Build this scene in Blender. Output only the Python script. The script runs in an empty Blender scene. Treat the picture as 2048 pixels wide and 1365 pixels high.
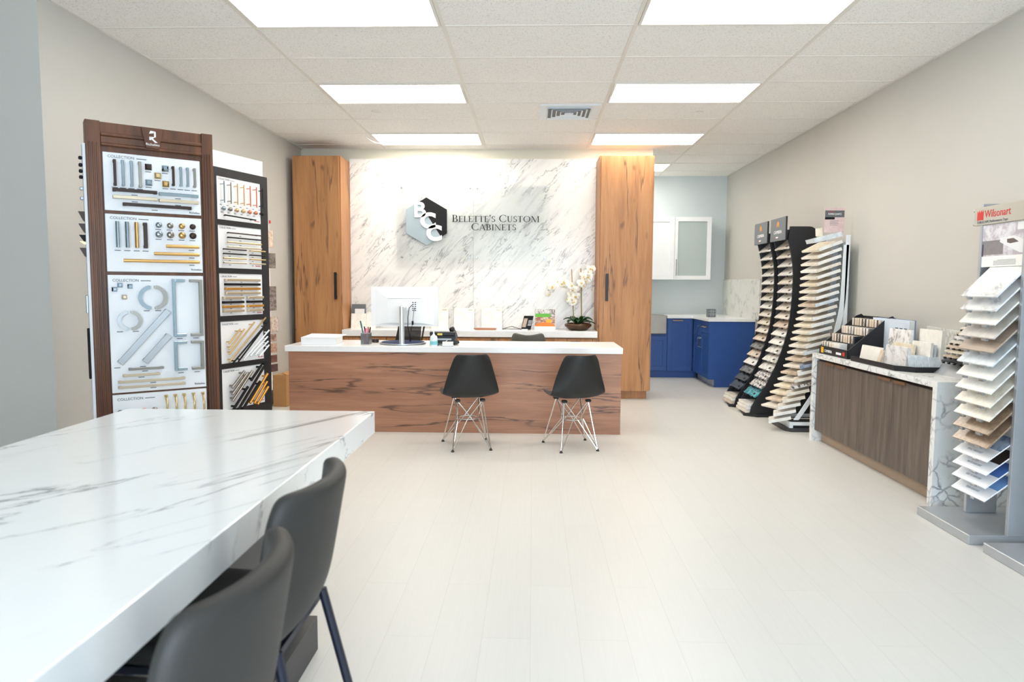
import bpy, math, random
from mathutils import Vector, Matrix
random.seed(7)
C = bpy.context.scene.collection
S = bpy.context.scene
PI = math.pi
R = math.radians

# ------------------------------------------------------------------ camera
ROOM_L, ROOM_R, BACK_Y, FRONT_Y, CEIL = -2.841, 2.878, 8.42, -1.9, 2.955
ALC_Y = 10.454
FRONT_L = -4.6
cd = bpy.data.cameras.new('camera')
cam = bpy.data.objects.new('camera', cd)
C.objects.link(cam)
cd.sensor_width = 36.0
cd.lens = 1369.73 / 2048 * 36.0
cd.clip_start, cd.clip_end = 0.05, 100
_p, _y, _r = 0.0796, 0.0303, 0.0055
_f = Vector((-math.sin(_y) * math.cos(_p), math.cos(_y) * math.cos(_p), -math.sin(_p)))
_rt = Vector((math.cos(_y), math.sin(_y), 0))
_up = _rt.cross(_f)
_r2 = _rt * math.cos(_r) + _up * math.sin(_r)
_u2 = _up * math.cos(_r) - _rt * math.sin(_r)
_m = Matrix((_r2, _u2, -_f)).transposed().to_4x4()
_m.translation = (0, 0, 1.30)
cam.matrix_world = _m
cd.dof.use_dof = True
cd.dof.focus_distance = 5.6
cd.dof.aperture_fstop = 4.5
S.camera = cam

# ------------------------------------------------------------------ light
w = bpy.data.worlds.new('world')
S.world = w
w.use_nodes = True
w.node_tree.nodes['Background'].inputs[0].default_value = (0.72, 0.86, 1.0, 1)
w.node_tree.nodes['Background'].inputs[1].default_value = 9.3
LAMP_E = 10.9
LAMP_COL = (1.0, 0.945, 0.86, 1)
pl = bpy.data.lights.new('daylight_portal', 'AREA')
pl.shape = 'RECTANGLE'
pl.size, pl.size_y = 4.2, 2.4
pl.cycles.is_portal = True
po = bpy.data.objects.new('daylight_portal', pl)
po.location = (.525, FRONT_Y - 0.12, 1.45)
po.rotation_euler = (R(90), 0, 0)
C.objects.link(po)
S.view_settings.view_transform = 'Standard'
S.view_settings.look = 'None'
S.view_settings.exposure = 0.24
S.view_settings.gamma = 1
S.view_settings.use_curve_mapping = False
S.cycles.use_denoising = True
S.cycles.max_bounces = 10
S.cycles.diffuse_bounces = 6
S.cycles.sample_clamp_indirect = 8

# ------------------------------------------------------------------ mesh builder
class MB:
    def __init__(s):
        s.v, s.f = [], []
        s.M = Matrix()
    def add(s, vs, fs):
        b = len(s.v)
        s.v += [s.M @ Vector(p) for p in vs]
        s.f += [tuple(b + i for i in f) for f in fs]
        return s
    def box(s, x0, x1, y0, y1, z0, z1, c=0.0):
        x0, x1 = min(x0, x1), max(x0, x1); y0, y1 = min(y0, y1), max(y0, y1); z0, z1 = min(z0, z1), max(z0, z1)
        c = min(c, (x1 - x0) * .45, (y1 - y0) * .45, (z1 - z0) * .45)
        if c <= 0:
            vs = [(x, y, z) for z in (z0, z1) for y in (y0, y1) for x in (x0, x1)]
            return s.add(vs, [(0, 2, 3, 1), (4, 5, 7, 6), (0, 1, 5, 4), (2, 6, 7, 3), (0, 4, 6, 2), (1, 3, 7, 5)])
        # chamfered box: each corner has three points
        vs, idx = [], {}
        for sx in (0, 1):
            for sy in (0, 1):
                for sz in (0, 1):
                    for k in range(3):
                        p = [(x0, x1)[sx], (y0, y1)[sy], (z0, z1)[sz]]
                        for a in range(3):
                            if a != k:
                                p[a] += c * (1 if (sx, sy, sz)[a] == 0 else -1)
                        idx[(sx, sy, sz, k)] = len(vs); vs.append(tuple(p))
        fs = []
        def g(a, b, k, va, vb, vk):
            t = [0, 0, 0]; t[a], t[b], t[k] = va, vb, vk
            return idx[(t[0], t[1], t[2], k)]
        for k in range(3):
            a, b = [(1, 2), (2, 0), (0, 1)][k]
            for vk in (0, 1):
                q = [g(a, b, k, 0, 0, vk), g(a, b, k, 1, 0, vk), g(a, b, k, 1, 1, vk), g(a, b, k, 0, 1, vk)]
                fs.append(q if vk else q[::-1])
        for k in range(3):          # edges along axis k, between faces a and b
            a, b = [(1, 2), (2, 0), (0, 1)][k]
            for va in (0, 1):
                for vb in (0, 1):
                    def h(kk, vk):
                        t = [0, 0, 0]; t[a], t[b], t[k] = va, vb, vk
                        return idx[(t[0], t[1], t[2], kk)]
                    q = [h(a, 0), h(a, 1), h(b, 1), h(b, 0)]
                    fs.append(q if (va == vb) == False else q[::-1])
        for sx in (0, 1):
            for sy in (0, 1):
                for sz in (0, 1):
                    q = [idx[(sx, sy, sz, k)] for k in range(3)]
                    fs.append(q if (sx + sy + sz) % 2 else q[::-1])
        return s.add(vs, fs)
    def hexa(s, lo, hi):
        """eight corners: lo = 4 bottom points, hi = 4 top points, same order (counter-clockwise from above)"""
        return s.add(list(lo) + list(hi), [(3, 2, 1, 0), (4, 5, 6, 7), (0, 1, 5, 4), (1, 2, 6, 5), (2, 3, 7, 6), (3, 0, 4, 7)])
    def prism(s, poly, o, a, b, n, d0, d1):
        """polygon poly (2d, ccw seen against n) in the plane o + a*x + b*y, extruded along n from d0 to d1"""
        o, a, b, n = Vector(o), Vector(a), Vector(b), Vector(n)
        k = len(poly)
        vs = [o + a * x + b * y + n * d0 for x, y in poly] + [o + a * x + b * y + n * d1 for x, y in poly]
        fs = [tuple(range(k - 1, -1, -1)), tuple(range(k, 2 * k))]
        fs += [(i, (i + 1) % k, k + (i + 1) % k, k + i) for i in range(k)]
        return s.add(vs, fs)
    def tube(s, pts, r, n=8, closed=False):
        pts = [Vector(p) for p in pts]
        rs = r if isinstance(r, (list, tuple)) else [r] * len(pts)
        m = len(pts)
        vs, fs = [], []
        up = None
        for i, p in enumerate(pts):
            if closed:
                t = pts[(i + 1) % m] - pts[i - 1]
            else:
                t = pts[min(i + 1, m - 1)] - pts[max(i - 1, 0)]
            t.normalize()
            if up is None:
                up = Vector((0, 0, 1)) if abs(t.z) < .9 else Vector((1, 0, 0))
            up = (up - t * up.dot(t)).normalized()
            sd = t.cross(up)
            for k in range(n):
                an = 2 * PI * k / n
                vs.append(p + (up * math.cos(an) + sd * math.sin(an)) * rs[i])
        for i in range(m if closed else m - 1):
            j = (i + 1) % m
            for k in range(n):
                q = (k + 1) % n
                fs.append((i * n + k, i * n + q, j * n + q, j * n + k)[::-1])
        if not closed:
            fs.append(tuple(range(n))); fs.append(tuple((m - 1) * n + k for k in range(n - 1, -1, -1)))
        return s.add(vs, fs)
    def cyl(s, p0, p1, r, n=16):
        return s.tube([p0, p1], r, n)
    def lathe(s, prof, o=(0, 0, 0), n=24):
        """profile of (radius, z) turned about the z axis through o"""
        vs, fs = [], []
        m = len(prof)
        for rr, z in prof:
            for k in range(n):
                a = 2 * PI * k / n
                vs.append((o[0] + rr * math.cos(a), o[1] + rr * math.sin(a), o[2] + z))
        for i in range(m - 1):
            for k in range(n):
                q = (k + 1) % n
                fs.append((i * n + k, i * n + q, (i + 1) * n + q, (i + 1) * n + k))
        fs.append(tuple(range(n - 1, -1, -1))); fs.append(tuple((m - 1) * n + k for k in range(n)))
        return s.add(vs, fs)
    def grid(s, fn, nu, nv):
        vs = [fn(i / (nu - 1), j / (nv - 1)) for j in range(nv) for i in range(nu)]
        fs = [(j * nu + i, j * nu + i + 1, (j + 1) * nu + i + 1, (j + 1) * nu + i) for j in range(nv - 1) for i in range(nu - 1)]
        return s.add(vs, fs)
    def ball(s, c, r, n=10, sq=(1, 1, 1)):
        pr = []
        vs, fs = [], []
        for j in range(1, n):
            th = PI * j / n
            for k in range(n * 2):
                a = PI * k / n
                vs.append((c[0] + r * sq[0] * math.sin(th) * math.cos(a), c[1] + r * sq[1] * math.sin(th) * math.sin(a), c[2] - r * sq[2] * math.cos(th)))
        m = n * 2
        for j in range(n - 2):
            for k in range(m):
                q = (k + 1) % m
                fs.append((j * m + k, j * m + q, (j + 1) * m + q, (j + 1) * m + k))
        vs += [(c[0], c[1], c[2] - r * sq[2]), (c[0], c[1], c[2] + r * sq[2])]
        for k in range(m):
            q = (k + 1) % m
            fs.append((len(vs) - 2, q, k)); fs.append((len(vs) - 1, (n - 2) * m + k, (n - 2) * m + q))
        return s.add(vs, fs)

ROOTM = {}
def link_mesh(name, verts, faces, mt, smooth=False):
    me = bpy.data.meshes.new(name)
    me.from_pydata([tuple(p) for p in verts], [], faces)
    me.materials.append(mt)
    if smooth:
        me.polygons.foreach_set('use_smooth', [True] * len(me.polygons))
    me.update()
    o = bpy.data.objects.new(name, me)
    C.objects.link(o)
    return o
def tag(o, label=None, cat=None, group=None, kind=None):
    if label: o['label'] = label
    if cat: o['category'] = cat
    if group: o['group'] = group
    if kind: o['kind'] = kind
    return o
def thing(name, label, cat, loc=(0, 0, 0), rz=0.0, group=None):
    o = bpy.data.objects.new(name, None)
    o.empty_display_size = .1
    C.objects.link(o)
    o.location = loc; o.rotation_euler = (0, 0, rz)
    ROOTM[o] = (Matrix.Translation(Vector(loc)) @ Matrix.Rotation(rz, 4, 'Z')).inverted()
    return tag(o, label, cat, group)
def part(name, mb, mt, parent, world=False, smooth=False, label=None):
    """one part of a thing; world=True: the mesh was given in room coordinates"""
    vs = mb.v
    root = parent
    while root.parent: root = root.parent
    if world and root in ROOTM:
        vs = [ROOTM[root] @ p for p in vs]
    o = link_mesh(name, vs, mb.f, mt, smooth)
    o.parent = parent
    if label: o['label'] = label
    return o
def solo(name, mb, mt, label, cat, group=None, kind=None, smooth=False):
    """a thing that is one mesh; its origin goes to the middle of its base"""
    xs = [p.x for p in mb.v]; ys = [p.y for p in mb.v]; zs = [p.z for p in mb.v]
    b = Vector(((min(xs) + max(xs)) / 2, (min(ys) + max(ys)) / 2, min(zs)))
    o = link_mesh(name, [p - b for p in mb.v], mb.f, mt, smooth)
    o.location = b
    ROOTM[o] = Matrix.Translation(-b)
    return tag(o, label, cat, group, kind)
def struct(name, mb, mt, parent=None):
    o = link_mesh(name, mb.v, mb.f, mt)
    o['kind'] = 'structure'
    if parent: o.parent = parent
    return o
def copy_tree(o, parent=None):
    c = o.copy(); C.objects.link(c)
    if parent: c.parent = parent
    for ch in [x for x in o.children]:
        copy_tree(ch, c)
    return c
def smooth_mod(o, lv=2, thick=None, off=0):
    if thick:
        m = o.modifiers.new('thick', 'SOLIDIFY'); m.thickness = thick; m.offset = off
    m = o.modifiers.new('sub', 'SUBSURF'); m.levels = lv; m.render_levels = lv
    return o
def bevel_mod(o, wd=.004, seg=2):
    m = o.modifiers.new('bev', 'BEVEL'); m.width = wd; m.segments = seg; m.limit_method = 'ANGLE'
    return o
def writing(name, body, size, o, a, b, mt, parent, depth=.0006, align='LEFT', squeeze=1.0, world=True):
    """raised lettering: baseline start o, reading direction a, up direction b"""
    cu = bpy.data.curves.new(name, 'FONT')
    cu.body = body; cu.size = size; cu.align_x = align; cu.extrude = depth; cu.resolution_u = 3
    t = bpy.data.objects.new(name, cu)
    C.objects.link(t)
    dg = bpy.context.evaluated_depsgraph_get()
    me = bpy.data.meshes.new_from_object(t.evaluated_get(dg))
    C.objects.unlink(t)
    a, b = Vector(a).normalized(), Vector(b).normalized()
    n = a.cross(b)
    mb = MB()
    mb.v = [Vector(o) + a * (p.co.x * squeeze) + b * p.co.y + n * p.co.z for p in me.vertices]
    mb.f = [tuple(f.vertices) for f in me.polygons]
    bpy.data.objects.remove(t)
    return part(name, mb, mt, parent, world)
ORD = ['first', 'second', 'third', 'fourth', 'fifth', 'sixth', 'seventh', 'eighth', 'ninth', 'tenth', 'eleventh', 'twelfth',
       'thirteenth', 'fourteenth', 'fifteenth', 'sixteenth', 'seventeenth', 'eighteenth', 'nineteenth', 'twentieth',
       'twenty-first', 'twenty-second', 'twenty-third', 'twenty-fourth', 'twenty-fifth', 'twenty-sixth', 'twenty-seventh', 'twenty-eighth']

# ------------------------------------------------------------------ materials
def srgb(r, g, b):
    def q(c):
        c /= 255
        return c / 12.92 if c <= .04045 else ((c + .055) / 1.055) ** 2.4
    return (q(r), q(g), q(b), 1)
def base(name):
    m = bpy.data.materials.new(name); m.use_nodes = True
    nt = m.node_tree
    return m, nt, nt.nodes['Principled BSDF']
def nd(nt, t, **kw):
    n = nt.nodes.new('ShaderNode' + t)
    for k, v in kw.items():
        if k.startswith('i_'):
            n.inputs[k[2:].replace('_', ' ')].default_value = v
        else:
            setattr(n, k, v)
    return n
def coords(nt, scale=(1, 1, 1), rot=(0, 0, 0), loc=(0, 0, 0)):
    # turned first, then stretched along the turned axes
    tc = nd(nt, 'TexCoord'); v = tc.outputs['Object']
    if any(rot):
        m0 = nd(nt, 'Mapping'); m0.inputs['Rotation'].default_value = rot
        nt.links.new(v, m0.inputs['Vector']); v = m0.outputs['Vector']
    mp = nd(nt, 'Mapping'); mp.inputs['Scale'].default_value = scale; mp.inputs['Location'].default_value = loc
    nt.links.new(v, mp.inputs['Vector'])
    return mp.outputs['Vector']
def noise(nt, vec, scale, detail=4, rough=.55, dist=0):
    n = nd(nt, 'TexNoise'); n.inputs['Scale'].default_value = scale; n.inputs['Detail'].default_value = detail
    n.inputs['Roughness'].default_value = rough; n.inputs['Distortion'].default_value = dist
    nt.links.new(vec, n.inputs['Vector'])
    return n.outputs['Fac']
def ramp(nt, fac, stops):
    r = nd(nt, 'ValToRGB')
    el = r.color_ramp.elements
    while len(el) < len(stops): el.new(.5)
    for e, (p, c) in zip(el, stops):
        e.position = p; e.color = c if len(c) == 4 else (*c, 1)
    nt.links.new(fac, r.inputs['Fac'])
    return r.outputs['Color']
def mixc(nt, fac, a, b, mode='MIX'):
    m = nd(nt, 'MixRGB', blend_type=mode)
    for s, v in zip(('Fac', 'Color1', 'Color2'), (fac, a, b)):
        if hasattr(v, 'is_linked') or hasattr(v, 'links'):
            nt.links.new(v, m.inputs[s])
        else:
            m.inputs[s].default_value = v
    return m.outputs['Color']
def math_(nt, op, a, b=None):
    m = nd(nt, 'Math', operation=op)
    for i, v in enumerate((a, b)):
        if v is None: continue
        if hasattr(v, 'links'): nt.links.new(v, m.inputs[i])
        else: m.inputs[i].default_value = v
    return m.outputs[0]
def bump(nt, bs, h, strength=.1, dist=.01):
    b = nd(nt, 'Bump'); b.inputs['Strength'].default_value = strength; b.inputs['Distance'].default_value = dist
    nt.links.new(h, b.inputs['Height']); nt.links.new(b.outputs[0], bs.inputs['Normal'])
def plain(name, col, rough=.5, metal=0.0, var=.05, scale=9, coat=0.0, spec=.5, bmp=0.0):
    m, nt, bs = base(name)
    n = noise(nt, coords(nt), scale, 3)
    d = tuple(c * (1 - var) for c in col[:3]); l = tuple(min(1, c * (1 + var)) for c in col[:3])
    nt.links.new(ramp(nt, n, [(.3, d), (.7, l)]), bs.inputs['Base Color'])
    bs.inputs['Roughness'].default_value = rough; bs.inputs['Metallic'].default_value = metal
    bs.inputs['Coat Weight'].default_value = coat; bs.inputs['Specular IOR Level'].default_value = spec
    if bmp: bump(nt, bs, noise(nt, coords(nt), scale * 30, 2), bmp, .002)
    return m
def wood(name, grain, light, mid, dark, crack, rough=.45, cracks=True, dens=1.0):
    """laminate with grain along axis `grain`; knots and splits"""
    m, nt, bs = base(name)
    def sc(a, b):
        v = [a, a, a]; v[grain] = b; return tuple(v)
    g = noise(nt, coords(nt, sc(9 * dens, .7 * dens)), 1.6, 7, .62, .35)
    c = ramp(nt, g, [(.25, dark), (.5, mid), (.72, light)])
    f = noise(nt, coords(nt, sc(60, 2.2)), 2.0, 4, .6)
    c = mixc(nt, .5, c, ramp(nt, f, [(.3, (.72, .72, .72)), (.7, (1.0, 1.0, 1.0))]), 'MULTIPLY')
    if cracks:
        a = noise(nt, coords(nt, sc(6.5 * dens, .45 * dens), loc=(3.1, 1.7, .4)), 1.0, 5, .5, .3)
        line = math_(nt, 'ABSOLUTE', math_(nt, 'SUBTRACT', a, .5))
        li = ramp(nt, line, [(0.0, (1, 1, 1)), (.006, (.7, .7, .7)), (.015, (0, 0, 0))])
        msk = ramp(nt, noise(nt, coords(nt, sc(3.4, .9), loc=(.7, 5.1, 2.2)), 1.6, 2), [(.46, (0, 0, 0)), (.56, (1, 1, 1))])
        k = math_(nt, 'MULTIPLY', li, msk)
        c = mixc(nt, math_(nt, 'MULTIPLY', k, .8), c, crack)
        kn = noise(nt, coords(nt, sc(7, 3.2), loc=(9.3, 2.2, 6.0)), 1.3, 1, .4, .2)
        kk = ramp(nt, kn, [(.75, (0, 0, 0)), (.84, (.6, .6, .6))])
        c = mixc(nt, kk, c, crack)
    nt.links.new(c, bs.inputs['Base Color'])
    bs.inputs['Roughness'].default_value = rough
    bump(nt, bs, f, .05, .002)
    return m
def streak_marble(name):
    """white slab with grey streaks running up to the right"""
    m, nt, bs = base(name)
    def streak(sx, sz, sc_, loc, det=8, dist=.7):
        return noise(nt, coords(nt, (sx, 1, sz), (0, R(48), 0), loc), sc_, det, .62, dist)
    a = streak(.9, 5.2, 2.0, (0, 0, 0), 9, .5)
    c = ramp(nt, a, [(.28, srgb(196, 194, 195)), (.40, srgb(227, 225, 223)), (.50, srgb(239, 237, 233)), (1, srgb(243, 241, 237))])
    b = streak(1.2, 6.0, 2.0, (4.2, 0, 1.3), 9, .8)
    line = math_(nt, 'ABSOLUTE', math_(nt, 'SUBTRACT', b, .47))
    li = ramp(nt, line, [(0, (1, 1, 1)), (.008, (.5, .5, .5)), (.028, (0, 0, 0))])
    msk = ramp(nt, streak(1.3, 2.6, 1.4, (7, 0, 3), 4, .3), [(.47, (0, 0, 0)), (.58, (1, 1, 1))])
    c = mixc(nt, math_(nt, 'MULTIPLY', li, math_(nt, 'MULTIPLY', msk, .85)), c, srgb(104, 98, 100))
    nt.links.new(c, bs.inputs['Base Color'])
    bs.inputs['Roughness'].default_value = .13
    bs.inputs['Specular IOR Level'].default_value = .22
    return m
def vein_quartz(name, rot, stretch=(1.0, .3, 1.0), scale=1.15, veil=.6, base_c=(243, 243, 242), vein=(120, 122, 128), rough=.1, loc=(0, 0, 0), thick=1.0):
    """white engineered stone with thin grey veins"""
    m, nt, bs = base(name)
    v = coords(nt, stretch, rot, loc)
    a = noise(nt, v, scale, 10, .6, 1.1)
    line = math_(nt, 'ABSOLUTE', math_(nt, 'SUBTRACT', a, .5))
    li = ramp(nt, line, [(0, (1, 1, 1)), (.004 * thick, (.6, .6, .6)), (.016 * thick, (0, 0, 0))])
    haze = ramp(nt, line, [(0, (1, 1, 1)), (.055 * thick, (0, 0, 0))])
    msk = ramp(nt, noise(nt, coords(nt, stretch, rot, (3.3 + loc[0], 1.1, 2.0)), scale * 1.3, 4), [(.46, (0, 0, 0)), (.60, (1, 1, 1))])
    c = mixc(nt, math_(nt, 'MULTIPLY', haze, math_(nt, 'MULTIPLY', msk, .16 * veil)), srgb(*base_c), srgb(*vein))
    c = mixc(nt, math_(nt, 'MULTIPLY', li, math_(nt, 'MULTIPLY', msk, .85)), c, srgb(*vein))
    nt.links.new(c, bs.inputs['Base Color'])
    bs.inputs['Roughness'].default_value = rough
    return m
def net_marble(name):
    """laminate marble with a blue-grey net of veins"""
    m, nt, bs = base(name)
    v = coords(nt)
    wv = nd(nt, 'TexNoise'); wv.inputs['Scale'].default_value = 5; wv.inputs['Detail'].default_value = 5
    nt.links.new(v, wv.inputs['Vector'])
    ad = nd(nt, 'VectorMath', operation='MULTIPLY_ADD')
    nt.links.new(wv.outputs['Color'], ad.inputs[0]); ad.inputs[1].default_value = (.22, .22, .22); nt.links.new(v, ad.inputs[2])
    vo = nd(nt, 'TexVoronoi', feature='DISTANCE_TO_EDGE'); vo.inputs['Scale'].default_value = 12
    nt.links.new(ad.outputs[0], vo.inputs['Vector'])
    li = ramp(nt, vo.outputs['Distance'], [(0, (1, 1, 1)), (.03, (.6, .6, .6)), (.12, (0, 0, 0))])
    msk = ramp(nt, noise(nt, v, 6, 3), [(.38, (0, 0, 0)), (.62, (1, 1, 1))])
    c = mixc(nt, math_(nt, 'MULTIPLY', li, msk), srgb(232, 234, 233), srgb(122, 126, 134))
    nt.links.new(c, bs.inputs['Base Color'])
    bs.inputs['Roughness'].default_value = .3
    return m
def speckle(name, a, b, scale=60, rough=.25, lo=.42, hi=.58):
    m, nt, bs = base(name)
    n = noise(nt, coords(nt), scale, 4, .7)
    nt.links.new(ramp(nt, n, [(lo, a), (hi, b)]), bs.inputs['Base Color'])
    bs.inputs['Roughness'].default_value = rough
    return m
def glass(name, tint=(1, 1, 1, 1), rough=.0):
    m = bpy.data.materials.new(name); m.use_nodes = True
    nt = m.node_tree; nt.nodes.clear()
    out = nd(nt, 'OutputMaterial'); mx = nd(nt, 'MixShader'); fr = nd(nt, 'Fresnel'); tr = nd(nt, 'BsdfTransparent'); gl = nd(nt, 'BsdfGlossy')
    fr.inputs['IOR'].default_value = 1.16; tr.inputs['Color'].default_value = tint; gl.inputs['Roughness'].default_value = rough
    nt.links.new(fr.outputs[0], mx.inputs[0]); nt.links.new(tr.outputs[0], mx.inputs[1]); nt.links.new(gl.outputs[0], mx.inputs[2])
    nt.links.new(mx.outputs[0], out.inputs[0])
    return m
def veil(name, col, amount, rough=.3):
    m, nt, bs = base(name)
    bs.inputs['Base Color'].default_value = col; bs.inputs['Roughness'].default_value = rough
    out = nt.nodes['Material Output']; mx = nd(nt, 'MixShader'); tr = nd(nt, 'BsdfTransparent')
    mx.inputs[0].default_value = amount
    nt.links.new(tr.outputs[0], mx.inputs[1]); nt.links.new(bs.outputs[0], mx.inputs[2]); nt.links.new(mx.outputs[0], out.inputs[0])
    return m

WALL = plain('wall_paint', srgb(199, 197, 191), .75, var=.012, scale=2, bmp=.03)
ALCOVE = plain('alcove_paint', srgb(203, 211, 213), .75, var=.012, scale=2)
CREAM = plain('cream_paint', srgb(226, 221, 205), .75, var=.012, scale=2)
WHITE = plain('white_laminate', srgb(238, 239, 240), .35, var=.01)
QUARTZ = plain('white_quartz', srgb(240, 240, 240), .22, var=.015, scale=20)
WHITE_METAL = plain('white_metal', srgb(225, 230, 233), .35, var=.02)
WHITE_CARD = plain('white_card', srgb(236, 237, 240), .5, var=.012)
PAPER = plain('paper', srgb(243, 242, 238), .6, var=.01)
BLACK = plain('black_plastic', srgb(24, 25, 28), .42, var=.1)
BLACK_METAL = plain('black_metal', srgb(28, 28, 31), .38, 0.3, var=.08)
BLACK_BOARD = plain('black_board', srgb(26, 26, 30), .5, var=.08)
CHAIR_BLACK = plain('chair_shell_black', srgb(27, 28, 29), .48, var=.06, scale=4)
LEATHER = plain('dark_grey_leather', srgb(50, 48, 46), .55, var=.10, scale=5, bmp=.08, spec=.35)
NAVY_METAL = plain('dark_navy_metal', srgb(30, 32, 48), .42, .2, var=.05)
CHAIR_CHROME = plain('polished_chrome', srgb(232, 231, 228), .16, 1.0, var=.02)
SILVER_LIGHT = plain('pale_silver', srgb(222, 225, 228), .35, .7, var=.02)
TAB_BROWN = plain('brown_tab', srgb(126, 90, 64), .5, .2, var=.04)
CHROME = plain('chrome', srgb(160, 176, 186), .16, 1.0, var=.02)
NICKEL = plain('brushed_nickel', srgb(150, 147, 140), .3, 1.0, var=.04)
SILVER = plain('satin_silver', srgb(176, 180, 184), .36, .9, var=.03)
STEEL = plain('stainless_steel', srgb(160, 153, 142), .38, .9, var=.05)
GREY_METAL = plain('grey_painted_metal', srgb(184, 187, 191), .34, .5, var=.03)
TAUPE = plain('taupe_sign', srgb(186, 180, 168), .5, var=.02)
DARK_GREY = plain('charcoal_laminate', srgb(58, 58, 60), .45, var=.06)
BRASS = plain('brass', srgb(205, 165, 105), .3, 1.0, var=.05)
GOLD = plain('pale_gold', srgb(208, 182, 132), .32, 1.0, var=.04)
AMBER = plain('amber_brass', srgb(205, 150, 70), .35, .8, var=.05)
COPPER = plain('copper', srgb(215, 140, 115), .3, 1.0, var=.04)
BRONZE = plain('dark_bronze', srgb(58, 46, 42), .4, .5, var=.08)
TAN_METAL = plain('tan_metal', srgb(200, 185, 160), .35, .7, var=.04)
BLUE_CAB = plain('royal_blue_paint', srgb(40, 78, 146), .38, var=.03)
WALNUT = wood('walnut_stain', 2, srgb(126, 78, 44), srgb(98, 58, 33), srgb(66, 38, 23), srgb(42, 24, 16), .4, cracks=False)
OAK_V = wood('knotty_oak_vertical', 2, srgb(198, 144, 94), srgb(182, 128, 80), srgb(155, 105, 63), srgb(80, 54, 38), .45)
OAK_H = wood('knotty_oak_horizontal', 0, srgb(186, 138, 108), srgb(168, 119, 92), srgb(140, 98, 76), srgb(62, 46, 42), .38)  # same laminate as OAK_V, with the cool daylight cast put into its colour
GREY_WOOD = wood('grey_brown_wood', 2, srgb(124, 110, 99), srgb(101, 89, 80), srgb(74, 65, 58), srgb(58, 50, 46), .5, cracks=False, dens=1.6)
TOE_TAN = plain('taupe_toe_panel', srgb(176, 154, 132), .5, var=.03)
MARBLE = streak_marble('streaked_marble')
ISLAND = vein_quartz('veined_island_quartz', (0, 0, R(-60)), (.34, 1.35, 1.0), 1.9, .5, (239, 239, 238), (88, 90, 98), .13, (1.3, .4, 0), .6)
SPLASH = vein_quartz('veined_splash', (R(30), R(20), 0), (1, 1, 1), 4.0, 1.5, (226, 226, 220), (170, 168, 160), .15, thick=2.0)
NET = net_marble('net_marble')
CARD_BROWN = plain('cardboard', srgb(186, 142, 92), .7, var=.05)
ORANGE = plain('orange_print', srgb(222, 150, 62), .5, var=.03)
RED = plain('red_print', srgb(205, 50, 46), .5, var=.03)
GREY_PRINT = plain('grey_print', srgb(105, 108, 114), .6, var=.02)
PALE_PRINT = plain('pale_grey_print', srgb(168, 170, 175), .6, var=.02)
INK = plain('black_print', srgb(18, 18, 20), .55, var=.02, spec=.25)
SIGN_GREY = plain('slate_sign', srgb(108, 114, 120), .5, var=.03)
WHITE_INK = plain('white_print', srgb(240, 240, 240), .5, var=.01)
CLEAR = glass('clear_acrylic', (.99, .997, .993, 1), .2)
FROST = veil('frosted_pane', srgb(208, 220, 216), .55)
# ------------------------------------------------------------------ the room
def floor_mat():
    m, nt, bs = base('pale_plank_floor')
    br = nd(nt, 'TexBrick'); br.offset = .37
    v = coords(nt, (1, 1, 1), (0, 0, R(90)))
    nt.links.new(v, br.inputs['Vector'])
    br.inputs['Scale'].default_value = 1; br.inputs['Brick Width'].default_value = 1.22; br.inputs['Row Height'].default_value = .18
    br.inputs['Mortar Size'].default_value = .0012; br.inputs['Mortar Smooth'].default_value = .4
    br.inputs['Color1'].default_value = srgb(214, 212, 207); br.inputs['Color2'].default_value = srgb(212, 210, 205); br.inputs['Mortar'].default_value = srgb(199, 197, 191)
    g = noise(nt, coords(nt, (46, 2.2, 1)), 1.5, 5, .6)
    c = mixc(nt, .6, br.outputs['Color'], ramp(nt, g, [(.3, (.955, .95, .945)), (.62, (1, 1, 1))]), 'MULTIPLY')
    nt.links.new(c, bs.inputs['Base Color']); bs.inputs['Roughness'].default_value = .36
    bump(nt, bs, g, .04, .002)
    return m
def ceiling_mat():
    m, nt, bs = base('mineral_ceiling_tile')
    n = noise(nt, coords(nt), 95, 3, .7)
    c = ramp(nt, n, [(.34, srgb(206, 203, 198)), (.45, srgb(241, 239, 235)), (1, srgb(243, 241, 238))])
    nt.links.new(c, bs.inputs['Base Color']); bs.inputs['Roughness'].default_value = .9
    bump(nt, bs, n, .25, .003)
    return m
FLOOR, CEILM = floor_mat(), ceiling_mat()
GRID = plain('ceiling_grid_white', srgb(226, 221, 213), .5, var=.01)
struct('floor', MB().box(FRONT_L - .15, ROOM_R + .15, FRONT_Y - .15, ALC_Y + .15, -.1, 0), FLOOR)
struct('ceiling', MB().box(FRONT_L - .15, ROOM_R + .15, FRONT_Y - .15, ALC_Y + .15, CEIL, CEIL + .1), CEILM)
struct('wall_left', MB().box(ROOM_L - .15, ROOM_L, 3.96, BACK_Y, 0, CEIL), WALL)
struct('wall_right', MB().box(ROOM_R, ROOM_R + .15, FRONT_Y, ALC_Y, 0, CEIL), WALL)
struct('wall_left_return', MB().box(FRONT_L, ROOM_L - .15, 3.96, 4.11, 0, CEIL), WALL)
struct('wall_left_front', MB().box(FRONT_L - .15, FRONT_L, FRONT_Y, 4.11, 0, CEIL), WALL)
struct('wall_back', MB().box(ROOM_L - .15, 1.425, BACK_Y, BACK_Y + .15, 0, CEIL), CREAM)
struct('wall_alcove_back', MB().box(.2, ROOM_R + .15, ALC_Y, ALC_Y + .15, 0, CEIL), ALCOVE)
struct('wall_alcove_left', MB().box(.2, .3, BACK_Y + .15, ALC_Y, 0, CEIL), ALCOVE)
wf = MB()
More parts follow.
